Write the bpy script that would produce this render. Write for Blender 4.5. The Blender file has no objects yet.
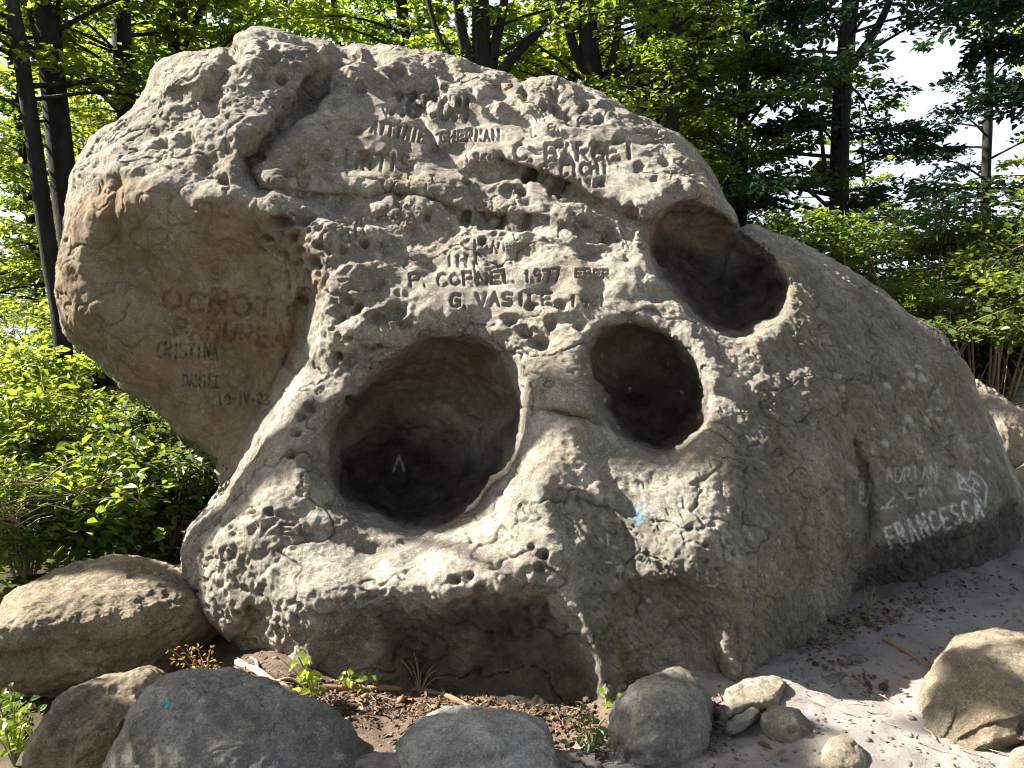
import bpy, math, random
import numpy as np
from mathutils import Vector

# ------------------------------------------------------------------ camera, sky, sun, exposure
C = bpy.context.scene.collection
SC = bpy.context.scene
CAM = np.array([0.0, 0.0, 1.6]); PITCH = math.radians(4.0); F = 773.0; CX, CY = 512.0, 384.0
RIGHT = np.array([1.0, 0, 0]); FWD = np.array([0, math.cos(PITCH), -math.sin(PITCH)]); UP = np.array([0, math.sin(PITCH), math.cos(PITCH)])
cd = bpy.data.cameras.new('camera'); cam = bpy.data.objects.new('camera', cd); C.objects.link(cam)
cam.location = CAM; cam.rotation_euler = (math.pi/2 - PITCH, 0, 0)
cd.sensor_fit = 'HORIZONTAL'; cd.angle = 2*math.atan(512.0/F); cd.clip_start = 0.05; cd.clip_end = 2000
SC.camera = cam

SUN_DIR = np.array([-0.76, 0.15, 0.64]); SUN_DIR /= np.linalg.norm(SUN_DIR)     # towards the sun
SUN_EL = math.asin(SUN_DIR[2]); SUN_AZ = math.atan2(SUN_DIR[0], SUN_DIR[1])       # azimuth from +Y towards +X
w = bpy.data.worlds.new('World'); SC.world = w; w.use_nodes = True
nt = w.node_tree; bg = nt.nodes['Background']
sky = nt.nodes.new('ShaderNodeTexSky'); sky.sky_type = 'NISHITA'; sky.sun_disc = False
sky.sun_elevation = SUN_EL; sky.sun_rotation = SUN_AZ; sky.air_density = 1.0; sky.dust_density = 4.0; sky.ozone_density = 1.0
tc = nt.nodes.new('ShaderNodeTexCoord'); sx = nt.nodes.new('ShaderNodeSeparateXYZ'); mr = nt.nodes.new('ShaderNodeMapRange'); mxs = nt.nodes.new('ShaderNodeMix'); mxs.data_type = 'RGBA'
nt.links.new(tc.outputs['Generated'], sx.inputs[0]); nt.links.new(sx.outputs['Z'], mr.inputs['Value']); mr.inputs['From Min'].default_value = 0.6; mr.inputs['From Max'].default_value = 0.38; mr.inputs['To Min'].default_value = 0.0; mr.inputs['To Max'].default_value = 0.85
nt.links.new(mr.outputs[0], mxs.inputs[0]); nt.links.new(sky.outputs[0], mxs.inputs[6]); mxs.inputs[7].default_value = (5.6, 6.2, 7.4, 1)      # thin bright haze low in the sky
nt.links.new(mxs.outputs[2], bg.inputs[0]); bg.inputs[1].default_value = 0.05
sd_ = bpy.data.lights.new('sun', 'SUN'); sun = bpy.data.objects.new('sun', sd_); C.objects.link(sun)
sd_.energy = 5.0; sd_.angle = math.radians(0.53); sd_.color = (1.0, 0.93, 0.82)
sun.rotation_euler = Vector(tuple(-SUN_DIR)).to_track_quat('-Z', 'Y').to_euler(); sun.location = (-20, 6, 20)
SC.view_settings.view_transform = 'Standard'; SC.view_settings.look = 'None'
SC.view_settings.exposure = 2.1; SC.view_settings.gamma = 1.0; SC.view_settings.use_curve_mapping = False
SC.render.engine = 'CYCLES'
SC.cycles.use_denoising = True; SC.cycles.max_bounces = 6; SC.cycles.diffuse_bounces = 3
SC.cycles.transparent_max_bounces = 8; SC.cycles.transmission_bounces = 3; SC.cycles.glossy_bounces = 2
SC.cycles.filter_width = 1.1; SC.cycles.caustics_reflective = False; SC.cycles.caustics_refractive = False

# ------------------------------------------------------------------ helpers: projection, noise
def at(x, y, d):
    """world point seen at picture position x, y and depth d along the view axis"""
    x = np.asarray(x, float); y = np.asarray(y, float); d = np.asarray(d, float)
    return CAM + ((x-CX)/F*d)[..., None]*RIGHT + ((CY-y)/F*d)[..., None]*UP + d[..., None]*FWD
def proj(P):
    q = P - CAM.astype(P.dtype)
    d = q[..., 1]*np.float32(FWD[1]) + q[..., 2]*np.float32(FWD[2]); h = q[..., 1]*np.float32(UP[1]) + q[..., 2]*np.float32(UP[2])
    return CX + F*q[..., 0]/d, CY - F*h/d, d
RNG = np.random.RandomState(7)
PERM = RNG.permutation(256).astype(np.int32); PERM = np.concatenate([PERM, PERM, PERM])
GRAD = RNG.normal(size=(256, 3)); GRAD = (GRAD/np.linalg.norm(GRAD, axis=1)[:, None]).astype(np.float32)
def pnoise(P):
    P = np.asarray(P, np.float32); i = np.floor(P).astype(np.int32); f = P - i; i &= 255
    u = f*f*f*(f*(f*6-15)+10); out = np.zeros(len(P), np.float32)
    for dx in (0, 1):
        wx = u[:, 0] if dx else 1-u[:, 0]
        for dy in (0, 1):
            wy = u[:, 1] if dy else 1-u[:, 1]
            for dz in (0, 1):
                wz = u[:, 2] if dz else 1-u[:, 2]
                g = GRAD[PERM[PERM[PERM[(i[:, 0]+dx) & 255] + ((i[:, 1]+dy) & 255)] + ((i[:, 2]+dz) & 255)]]
                out += wx*wy*wz*(g[:, 0]*(f[:, 0]-dx) + g[:, 1]*(f[:, 1]-dy) + g[:, 2]*(f[:, 2]-dz))
    return out*1.6
def fbm(P, o=4, lac=2.03, g=0.5):
    P = np.asarray(P, np.float32); s = np.zeros(len(P), np.float32); a = 1.0
    for k in range(o):
        s += a*pnoise(P + 17.3*k); P = P*lac; a *= g
    return s
def worley(P, jit=0.9):
    """distance to the nearest and second nearest scattered point, random value of the nearest cell"""
    P = np.asarray(P, np.float32); i = np.floor(P).astype(np.int32); f = P - i
    b1 = np.full(len(P), 9, np.float32); b2 = b1.copy(); rv = np.zeros(len(P), np.float32)
    for dx in (-1, 0, 1):
        for dy in (-1, 0, 1):
            for dz in (-1, 0, 1):
                h = PERM[PERM[PERM[(i[:, 0]+dx) & 255] + ((i[:, 1]+dy) & 255)] + ((i[:, 2]+dz) & 255)]
                o = GRAD[h]*(0.5*jit)
                d = (dx+0.5+o[:, 0]-f[:, 0])**2 + (dy+0.5+o[:, 1]-f[:, 1])**2 + (dz+0.5+o[:, 2]-f[:, 2])**2
                c = d < b1
                b2 = np.where(c, b1, np.minimum(b2, d)); rv = np.where(c, PERM[h]/255.0, rv); b1 = np.where(c, d, b1)
    return np.sqrt(b1), np.sqrt(b2), rv
def sstep(a, b, x):
    t = np.clip((x-a)/(b-a), 0, 1); return t*t*(3-2*t)
def smax(a, b, k):
    h = np.maximum(k-np.abs(a-b), 0)/k; return np.maximum(a, b) + h*h*k*0.25

# ------------------------------------------------------------------ helpers: 2D maps the boulder shapes are traced in
class Map:
    def __init__(s, x0, y0, x1, y1, st):
        s.x0, s.y0, s.st = x0, y0, st
        s.xs = np.arange(x0, x1+st, st, dtype=np.float32); s.ys = np.arange(y0, y1+st, st, dtype=np.float32)
        s.X, s.Y = np.meshgrid(s.xs, s.ys)
    def look(s, A, x, y):
        gx = np.clip((x-s.x0)/s.st, 0, len(s.xs)-1.001); gy = np.clip((y-s.y0)/s.st, 0, len(s.ys)-1.001)
        ix = gx.astype(np.int32); iy = gy.astype(np.int32); fx = (gx-ix).astype(np.float32); fy = (gy-iy).astype(np.float32)
        return (A[iy, ix]*(1-fx)+A[iy, ix+1]*fx)*(1-fy) + (A[iy+1, ix]*(1-fx)+A[iy+1, ix+1]*fx)*fy
    def line(s, pts):
        """distance to a polyline and the side of it (positive: right of the direction of travel on the picture)"""
        best = np.full(s.X.shape, 1e9, np.float32)
        for (ax, ay), (bx, by) in zip(pts[:-1], pts[1:]):
            ex, ey = bx-ax, by-ay; l = ex*ex+ey*ey+1e-9
            t = np.clip(((s.X-ax)*ex+(s.Y-ay)*ey)/l, 0, 1)
            best = np.minimum(best, (s.X-ax-t*ex)**2+(s.Y-ay-t*ey)**2)
        return np.sqrt(best)
    def poly(s, pts):
        """signed distance to a closed outline, positive inside"""
        d = s.line(list(pts)+[pts[0]]); ins = np.zeros(s.X.shape, bool)
        for (ax, ay), (bx, by) in zip(pts, list(pts[1:])+[pts[0]]):
            if ay == by: continue
            c = (ay > s.Y) != (by > s.Y)
            ins ^= c & (s.X < (bx-ax)*(s.Y-ay)/(by-ay)+ax)
        return np.where(ins, d, -d)
    def rbf(s, pts, lam=0.3):
        P = np.array(pts, float); n = len(P); sc = 200.0
        A = P[:, :2]/sc; r2 = ((A[:, None]-A[None])**2).sum(-1); K = np.where(r2 > 0, 0.5*r2*np.log(r2+1e-12), 0)
        K += lam*1e-2*np.eye(n); Q = np.c_[np.ones(n), A]
        M = np.block([[K, Q], [Q.T, np.zeros((3, 3))]]); sol = np.linalg.solve(M, np.r_[P[:, 2], 0, 0, 0])
        out = sol[n] + sol[n+1]*s.X/sc + sol[n+2]*s.Y/sc
        for k in range(n):
            r = ((s.X/sc-A[k, 0])**2+(s.Y/sc-A[k, 1])**2); out += sol[k]*0.5*r*np.log(r+1e-12)
        return out.astype(np.float32)
def blur(A, n):
    for _ in range(n):
        B = np.pad(A, 1, 'edge'); A = (B[:-2, 1:-1]+B[2:, 1:-1]+B[1:-1, :-2]+B[1:-1, 2:]+4*A)/8
    return A
def chaikin(p, n=2, closed=True):
    p = np.array(p, float)
    for _ in range(n):
        q = np.roll(p, -1, 0) if closed else p[1:]; a = p if closed else p[:-1]
        r = np.empty((2*len(a), 2)); r[0::2] = .75*a+.25*q; r[1::2] = .25*a+.75*q
        p = r if closed else np.vstack([p[:1], r, p[-1:]])
    return [tuple(x) for x in p]

# ------------------------------------------------------------------ helpers: meshes and objects
def nets(f, org, h):
    """a closed surface through the zero level of the field f (surface nets)"""
    n = np.array(f.shape); s = f < 0
    cnt = np.zeros(n-1, np.int8)
    for a in (0, 1):
        for b in (0, 1):
            for c in (0, 1): cnt += s[a:n[0]-1+a, b:n[1]-1+b, c:n[2]-1+c]
    act = (cnt > 0) & (cnt < 8); I = np.argwhere(act); idx = np.full(n-1, -1, np.int32); idx[act] = np.arange(len(I))
    pos = np.zeros((len(I), 3), np.float32); num = np.zeros(len(I), np.float32)
    cor = {(a, b, c): f[I[:, 0]+a, I[:, 1]+b, I[:, 2]+c] for a in (0, 1) for b in (0, 1) for c in (0, 1)}
    for ax in range(3):
        for a in (0, 1):
            for b in (0, 1):
                k0 = [a, b]; k0.insert(ax, 0); k1 = [a, b]; k1.insert(ax, 1)
                v0, v1 = cor[tuple(k0)], cor[tuple(k1)]; m = (v0 < 0) != (v1 < 0); t = np.where(m, v0/np.where(m, v0-v1, 1), 0)
                p = np.tile(np.array(k0, np.float32), (len(I), 1)); p[:, ax] = t
                pos += p*m[:, None]; num += m
    V = (I + pos/num[:, None])*h + org
    quads = []
    for ax in range(3):
        o = [k for k in range(3) if k != ax]
        sl0 = [slice(1, -1)]*3; sl1 = [slice(1, -1)]*3; sl0[ax] = slice(0, n[ax]-1); sl1[ax] = slice(1, n[ax])
        a, b = s[tuple(sl0)], s[tuple(sl1)]; e = np.argwhere(a != b); sg = a[tuple(e.T)]
        base = e.copy(); base[:, o[0]] += 1; base[:, o[1]] += 1
        def cell(d0, d1):
            q = base.copy(); q[:, o[0]] -= d0; q[:, o[1]] -= d1; return idx[tuple(q.T)]
        q = np.stack([cell(1, 1), cell(0, 1), cell(0, 0), cell(1, 0)], 1)
        flip = sg if ax != 1 else ~sg
        q[~flip] = q[~flip][:, ::-1]; quads.append(q)
    return V.astype(np.float32), np.concatenate(quads)
def relax(V, Q, n, lam=0.5):
    E = np.concatenate([Q[:, [0, 1]], Q[:, [1, 2]], Q[:, [2, 3]], Q[:, [3, 0]]]); deg = np.bincount(E[:, 0], minlength=len(V)) + np.bincount(E[:, 1], minlength=len(V))
    for _ in range(n):
        S = np.stack([np.bincount(E[:, 0], V[E[:, 1], k], len(V)) + np.bincount(E[:, 1], V[E[:, 0], k], len(V)) for k in range(3)], 1)
        V = V + lam*(S/np.maximum(deg, 1)[:, None]-V)
    return V.astype(np.float32)
def normals(V, Q):
    d1 = V[Q[:, 2]]-V[Q[:, 0]]; d2 = V[Q[:, 3]]-V[Q[:, 1]]; fn = np.cross(d1, d2)
    N = np.stack([sum(np.bincount(Q[:, k], fn[:, c], len(V)) for k in range(4)) for c in range(3)], 1)
    return (N/np.maximum(np.linalg.norm(N, axis=1), 1e-9)[:, None]).astype(np.float32)
def split4(V, Q, mask):
    """split the chosen quads into four"""
    q = Q[mask]; E = np.concatenate([q[:, [0, 1]], q[:, [1, 2]], q[:, [2, 3]], q[:, [3, 0]]]); E.sort(1)
    key = E[:, 0].astype(np.int64)*len(V)+E[:, 1]; u, first, inv = np.unique(key, return_index=True, return_inverse=True)
    mid = (V[E[first, 0]]+V[E[first, 1]])/2; m = len(q); ei = (inv + len(V)).reshape(4, m)
    cen = V[q].mean(1); ci = len(V)+len(u)+np.arange(m)
    new = np.concatenate([np.stack([q[:, k], ei[k], ci, ei[(k+3) % 4]], 1) for k in range(4)])
    return np.concatenate([V, mid, cen]).astype(np.float32), np.concatenate([Q[~mask], new])
def mesh(name, V, Fc, smooth=True, attrs=None, nper=None):
    me = bpy.data.meshes.new(name); V = np.ascontiguousarray(V, np.float32); Fc = np.ascontiguousarray(Fc, np.int32)
    k = Fc.shape[1]; me.vertices.add(len(V)); me.vertices.foreach_set('co', V.ravel())
    me.loops.add(Fc.size); me.loops.foreach_set('vertex_index', Fc.ravel())
    me.polygons.add(len(Fc)); me.polygons.foreach_set('loop_start', np.arange(0, Fc.size, k, dtype=np.int32))
    me.polygons.foreach_set('use_smooth', np.full(len(Fc), smooth)); me.update(calc_edges=True)
    for an, col in (attrs or {}).items():
        at_ = me.color_attributes.new(an, 'FLOAT_COLOR', 'POINT')
        c4 = np.ones((len(V), 4), np.float32); c4[:, :col.shape[1]] = col; at_.data.foreach_set('color', c4.ravel())
    return me
def link(name, me, mat, parent=None, loc=None):
    o = bpy.data.objects.new(name, me); C.objects.link(o)
    if mat: me.materials.append(mat)
    if parent: o.parent = parent
    if loc is not None: o.location = loc
    return o
def tag(o, label, cat, group=None):
    o['label'] = label; o['category'] = cat
    if group: o['group'] = group
    return o
def root(name, loc, label, cat, group=None):
    o = bpy.data.objects.new(name, None); C.objects.link(o); o.location = loc; o.empty_display_size = 0.2
    return tag(o, label, cat, group)
class Tubes:
    def __init__(s): s.v = []; s.f = []; s.n = 0
    def add(s, pts, rad, sides=8, rough=0.0, rs=None):
        pts = np.array(pts, float); rad = np.array(rad, float); n = len(pts)
        T = np.gradient(pts, axis=0); T /= np.linalg.norm(T, axis=1)[:, None]+1e-9
        ref = np.array([1.0, 0.13, 0.07]) if abs(T[0, 0]) < 0.8 else np.array([0, 1.0, 0.1])
        B = np.cross(T, ref); B /= np.linalg.norm(B, axis=1)[:, None]; N = np.cross(B, T)
        a = np.arange(sides)*2*math.pi/sides
        r = rad[:, None]*np.ones(sides)
        if rough: r = r*(1+rough*(rs or RNG).uniform(-1, 1, r.shape))
        ring = pts[:, None]+r[..., None]*(np.cos(a)[None, :, None]*B[:, None]+np.sin(a)[None, :, None]*N[:, None])
        s.v.append(ring.reshape(-1, 3)); i = np.arange(n-1)[:, None]*sides; j = np.arange(sides)[None]; k = (j+1) % sides
        s.f.append(np.stack([i+j, i+k, i+sides+k, i+sides+j], -1).reshape(-1, 4)+s.n); s.n += n*sides
        if rad[-1] > 0.002:
            tip = pts[-1]+T[-1]*rad[-1]*0.5; s.v.append(tip[None]); b = s.n-sides; m = np.arange(sides)
            s.f.append(np.stack([b+m, b+(m+1) % sides, np.full(sides, s.n), np.full(sides, s.n)], 1)); s.n += 1
    def mesh(s, name, org=(0, 0, 0)):
        F4 = np.concatenate(s.f); V = np.concatenate(s.v)-np.array(org)
        tri = F4[:, 2] == F4[:, 3]
        if tri.any():
            me = bpy.data.meshes.new(name); me.from_pydata(V.tolist(), [], [list(q[:3]) if t else list(q) for q, t in zip(F4.tolist(), tri)])
            me.polygons.foreach_set('use_smooth', np.ones(len(F4), bool)); me.update(); return me
        return mesh(name, V, F4)
def curve(pts, n):
    """smooth resampling of a polyline (Catmull-Rom)"""
    p = np.array(pts, float); p = np.vstack([2*p[0]-p[1], p, 2*p[-1]-p[-2]]); t = np.linspace(0, len(p)-3-1e-6, n); i = t.astype(int); u = (t-i)[:, None]
    a, b, c, d = p[i], p[i+1], p[i+2], p[i+3]
    return 0.5*(2*b+(c-a)*u+(2*a-5*b+4*c-d)*u**2+(3*b-a-3*c+d)*u**3)

# ------------------------------------------------------------------ helpers: node materials
class NM:
    def __init__(s, name):
        s.m = bpy.data.materials.new(name); s.m.use_nodes = True; s.t = s.m.node_tree; s.b = s.t.nodes['Principled BSDF']; s.out = s.t.nodes['Material Output']
    def n(s, typ, **kw):
        o = s.t.nodes.new('ShaderNode'+typ)
        for k, v in kw.items(): setattr(o, k, v)
        return o
    def l(s, a, b): s.t.links.new(a, b)
    def set(s, node, key, val):
        if hasattr(val, 'is_output') or isinstance(val, bpy.types.NodeSocket): s.l(val, node.inputs[key])
        else: node.inputs[key].default_value = val
    def coord(s, scale=(1, 1, 1), rot=(0, 0, 0)):
        g = s.n('NewGeometry'); m = s.n('Mapping'); s.l(g.outputs['Position'], m.inputs[0]); m.inputs['Scale'].default_value = scale; m.inputs['Rotation'].default_value = rot
        return m.outputs[0]
    def noise(s, vec, sc, det=4, rough=0.55, dist=0.0):
        o = s.n('TexNoise'); s.l(vec, o.inputs['Vector']); o.inputs['Scale'].default_value = sc; o.inputs['Detail'].default_value = det; o.inputs['Roughness'].default_value = rough; o.inputs['Distortion'].default_value = dist
        return o.outputs[0]
    def voro(s, vec, sc, feat='F1', rnd=1.0):
        o = s.n('TexVoronoi', feature=feat); s.l(vec, o.inputs['Vector']); o.inputs['Scale'].default_value = sc; o.inputs['Randomness'].default_value = rnd
        return o
    def ramp(s, fac, a, b, ca=(0, 0, 0, 1), cb=(1, 1, 1, 1), mid=None):
        o = s.n('ValToRGB'); s.l(fac, o.inputs[0]); e = o.color_ramp.elements; e[0].position = a; e[1].position = b
        e[0].color = ca if len(ca) == 4 else (*ca, 1); e[1].color = cb if len(cb) == 4 else (*cb, 1)
        if mid: x = e.new(mid[0]); x.color = (*mid[1], 1)
        return o.outputs[0]
    def mix(s, fac, a, b, mode='MIX'):
        o = s.n('Mix', data_type='RGBA', blend_type=mode); s.set(o, 0, fac)
        for k, v in ((6, a), (7, b)): s.set(o, k, (*v, 1) if isinstance(v, tuple) and len(v) == 3 else v)
        return o.outputs[2]
    def math(s, op, a, b=0.0, clamp=False):
        o = s.n('Math', operation=op, use_clamp=clamp); s.set(o, 0, a); s.set(o, 1, b); return o.outputs[0]
    def attr(s, name):
        o = s.n('Attribute', attribute_name=name); sp = s.n('SeparateColor'); s.l(o.outputs['Color'], sp.inputs[0]); return sp.outputs
    def bump(s, h, st, dist=0.02, prev=None):
        o = s.n('Bump'); o.inputs['Strength'].default_value = st; o.inputs['Distance'].default_value = dist; s.l(h, o.inputs['Height'])
        if prev: s.l(prev, o.inputs['Normal'])
        return o.outputs[0]
    def fin(s, col, rough=0.85, nrm=None, spec=0.25):
        s.set(s.b, 'Base Color', col if not isinstance(col, tuple) else (*col, 1)); s.set(s.b, 'Roughness', rough); s.b.inputs['Specular IOR Level'].default_value = spec
        if nrm: s.l(nrm, s.b.inputs['Normal'])
        return s.m
# ------------------------------------------------------------------ lettering (stroke alphabet for the carved and painted writing)
GL = {'A': [[(0, 1), (.5, 0), (1, 1)], [(.2, .62), (.8, .62)]], 'B': [[(0, 0), (0, 1), (.75, 1), (1, .78), (.8, .52), (0, .5)], [(0, 0), (.7, 0), (.9, .25), (.7, .5)]],
 'C': [[(1, .12), (.6, 0), (.15, .15), (0, .5), (.15, .88), (.6, 1), (1, .85)]], 'D': [[(0, 0), (0, 1), (.6, 1), (1, .7), (1, .3), (.6, 0), (0, 0)]],
 'E': [[(1, 0), (0, 0), (0, 1), (1, 1)], [(0, .5), (.75, .5)]], 'F': [[(1, 0), (0, 0), (0, 1)], [(0, .5), (.75, .5)]],
 'G': [[(1, .12), (.6, 0), (.15, .12), (0, .5), (.15, .9), (.6, 1), (1, .88), (1, .55), (.6, .55)]], 'H': [[(0, 0), (0, 1)], [(1, 0), (1, 1)], [(0, .5), (1, .5)]],
 'I': [[(.5, 0), (.5, 1)]], 'L': [[(0, 0), (0, 1), (1, 1)]], 'M': [[(0, 1), (.1, 0), (.5, .6), (.9, 0), (1, 1)]], 'N': [[(0, 1), (0, 0), (1, 1), (1, 0)]],
 'O': [[(.5, 0), (.1, .2), (0, .5), (.1, .8), (.5, 1), (.9, .8), (1, .5), (.9, .2), (.5, 0)]], 'P': [[(0, 1), (0, 0), (.8, 0), (1, .25), (.8, .5), (0, .5)]],
 'R': [[(0, 1), (0, 0), (.8, 0), (1, .25), (.8, .5), (0, .5)], [(.4, .5), (1, 1)]], 'S': [[(1, .1), (.6, 0), (.1, .08), (0, .28), (.3, .48), (.8, .56), (1, .78), (.7, 1), (0, .92)]],
 'T': [[(0, 0), (1, 0)], [(.5, 0), (.5, 1)]], 'U': [[(0, 0), (0, .8), (.4, 1), (.9, .85), (1, 0)]], 'V': [[(0, 0), (.5, 1), (1, 0)]], 'W': [[(0, 0), (.25, 1), (.5, .3), (.75, 1), (1, 0)]],
 '1': [[(.2, .2), (.6, 0), (.6, 1)]], '2': [[(0, .2), (.4, 0), (.9, .1), (.9, .4), (0, 1), (1, 1)]], '3': [[(0, .05), (.7, 0), (.9, .25), (.4, .48), (1, .7), (.7, 1), (0, .95)]],
 '6': [[(.9, .05), (.3, .2), (0, .65), (.2, 1), (.8, 1), (1, .7), (.7, .5), (.1, .6)]], '7': [[(0, 0), (1, 0), (.4, 1)]], '8': [[(.5, .48), (.05, .25), (.5, 0), (.95, .25), (.5, .48), (0, .75), (.5, 1), (1, .75), (.5, .48)]],
 '9': [[(.9, .4), (.3, .5), (0, .25), (.3, 0), (.9, .05), (.95, .45), (.6, 1)]], '0': [[(.5, 0), (0, .3), (0, .7), (.5, 1), (1, .7), (1, .3), (.5, 0)]],
 '.': [[(.1, .95), (.2, 1)]], '-': [[(.1, .5), (.9, .5)]]}
def text(s, p0, p1, h, wid=0.62, seed=0):
    """strokes of a line of writing between two picture positions (baseline start and end)"""
    r = random.Random(seed); p0 = np.array(p0, float); p1 = np.array(p1, float); n = len(s); ad = (p1-p0)/n; L = np.linalg.norm(ad); ux = ad/L; up = np.array([ux[1], -ux[0]])
    out = []
    for k, ch in enumerate(s):
        if ch == ' ': continue
        o = p0+ad*k+up*r.uniform(-.06, .06)*h; hh = h*r.uniform(.9, 1.08); ww = L*wid*(0.4 if ch in '.1' else 1); sh = r.uniform(-.06, .06)
        for st in GL[ch]: out.append([tuple(o+ux*(x*ww+sh*(1-y)*hh)+up*((1-y)*hh)) for x, y in st])
    return out
class Ink:
    """a full resolution picture-sized map holding how far each place is from a stroke"""
    def __init__(s): s.m = Map(0, 0, 1024, 768, 0.75); s.A = {}
    def add(s, ch, strokes, r, val=1.0, soft=0.7):
        A = s.A.setdefault(ch, np.zeros(s.m.X.shape, np.float32)); st = s.m.st; pad = r+soft+2
        for pl in strokes:
            p = np.array(pl); i0 = max(int((p[:, 0].min()-pad)/st), 0); i1 = int((p[:, 0].max()+pad)/st)+2; j0 = max(int((p[:, 1].min()-pad)/st), 0); j1 = int((p[:, 1].max()+pad)/st)+2
            sub = Map.__new__(Map); sub.X = s.m.X[j0:j1, i0:i1]; sub.Y = s.m.Y[j0:j1, i0:i1]
            if sub.X.size == 0: continue
            d = sub.line([tuple(q) for q in p]); v = val*(1-sstep(r-soft, r+soft, d)); A[j0:j1, i0:i1] = np.maximum(A[j0:j1, i0:i1], v)
    def look(s, ch, x, y): return s.m.look(s.A[ch], x, y)

# ------------------------------------------------------------------ a boulder grown from its traced outline and its measured depths
def carve(outline, depth_pts, back, res, rnd, features=None, smooth=3, warp=0.0, st=2.0, fine=True, lam=0.3):
    xs = [p[0] for p in outline]; ys = [p[1] for p in outline]; m = Map(min(xs)-40, min(ys)-40, max(xs)+40, max(ys)+40, st)
    sdm = m.poly(outline); D = m.rbf(depth_pts, lam); D0 = D.copy()
    if features: D = features(m, D)
    D = blur(D, 3); gy, gx = np.gradient(D, st); gf = 1/np.sqrt(1+(gx*gx+gy*gy)*(F/D)**2); gf = np.maximum(gf, 0.12)
    B = back(m, D0) if callable(back) else D0+back
    c = [at(x, y, d) for x in (m.x0, m.xs[-1]) for y in (m.y0, m.ys[-1]) for d in (D.min()-.1, B.max()+.1)]
    inside = sdm > -4; lo = np.min([at(m.X[inside], m.Y[inside], q[inside]).min(0) for q in (D, B)], 0)-4*res; hi = np.max([at(m.X[inside], m.Y[inside], q[inside]).max(0) for q in (D, B)], 0)+4*res
    n = (np.ceil((hi-lo)/res/4).astype(int)+1)*4
    def field(P):
        u, v, d = proj(P); fo = -m.look(sdm, u, v)*d/F; ff = (m.look(D, u, v)-d)*m.look(gf, u, v); fb = (d-m.look(B, u, v))*0.8
        return smax(smax(ff, fo, rnd), fb, rnd*1.5)
    ax = [lo[k]+4*res*(np.arange(n[k]//4+1)) for k in range(3)]; cg = np.stack(np.meshgrid(*ax, indexing='ij'), -1).astype(np.float32); cf = field(cg)
    mn = np.minimum.reduce([cf[a:cf.shape[0]-1+a, b:cf.shape[1]-1+b, c_:cf.shape[2]-1+c_] for a in (0, 1) for b in (0, 1) for c_ in (0, 1)]); mx = np.maximum.reduce([cf[a:cf.shape[0]-1+a, b:cf.shape[1]-1+b, c_:cf.shape[2]-1+c_] for a in (0, 1) for b in (0, 1) for c_ in (0, 1)])
    act = (mn < 5*res) & (mx > -5*res); f = np.repeat(np.repeat(np.repeat(cf[:-1, :-1, :-1], 4, 0), 4, 1), 4, 2)
    bi = np.argwhere(act)*4; off = np.stack(np.meshgrid(*[np.arange(4)]*3, indexing='ij'), -1).reshape(-1, 3)
    for c0 in range(0, len(bi), 20000):
        I = (bi[c0:c0+20000, None]+off[None]).reshape(-1, 3); f[I[:, 0], I[:, 1], I[:, 2]] = field((lo+I*res).astype(np.float32))
    f[0] = f[-1] = 1; f[:, 0] = f[:, -1] = 1; f[:, :, 0] = f[:, :, -1] = 1
    V, Q = nets(f, lo, res); V = relax(V, Q, smooth)
    a = V[Q]; vol = (np.cross(a[:, 1]-a[:, 0], a[:, 2]-a[:, 0])*a[:, 0]).sum()
    if vol < 0: Q = Q[:, ::-1].copy()
    N = normals(V, Q)
    if fine:
        fc = V[Q].mean(1); fn = N[Q].mean(1); view = (CAM-fc); view /= np.linalg.norm(view, axis=1)[:, None]
        V, Q = split4(V, Q, (fn*view).sum(1) > -0.45); V = relax(V, Q, 1, 0.3); N = normals(V, Q)
    u, v, d = proj(V); front = 1-sstep(0.12, 0.35, d-m.look(D, u, v))
    return V.astype(np.float32), Q, N, u, v, front, m

# ------------------------------------------------------------------ the great hollowed boulder
OUT = [(62,318),(58,290),(60,265),(65,230),(66,205),(72,175),(90,146),(102,131),(128,114),(137,106),(150,90),(158,68),(178,56),(212,49),(232,50),(237,37),(253,28),(273,31),(301,41),(325,41),(342,48),(357,46),(393,48),(438,54),(480,67),(509,76),(521,84),(532,79),(551,79),(579,86),(607,98),(632,114),(656,125),(681,138),(698,159),(718,190),(732,214),(738,231),(752,227),(773,236),(810,251),(848,268),(884,295),(911,316),(936,335),(955,354),(969,376),(977,402),(987,415),(1001,444),(1016,475),(1024,498),(1027,525),(1024,560),(1018,625),(940,655),(870,668),(800,720),(740,745),(610,752),(330,750),(280,715),(245,665),(222,640),(200,612),(191,585),(185,560),(184,542),(191,524),(205,508),(217,490),(218,470),(200,456),(180,440),(170,422),(152,402),(125,385),(103,368),(82,347),(66,332)]
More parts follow.
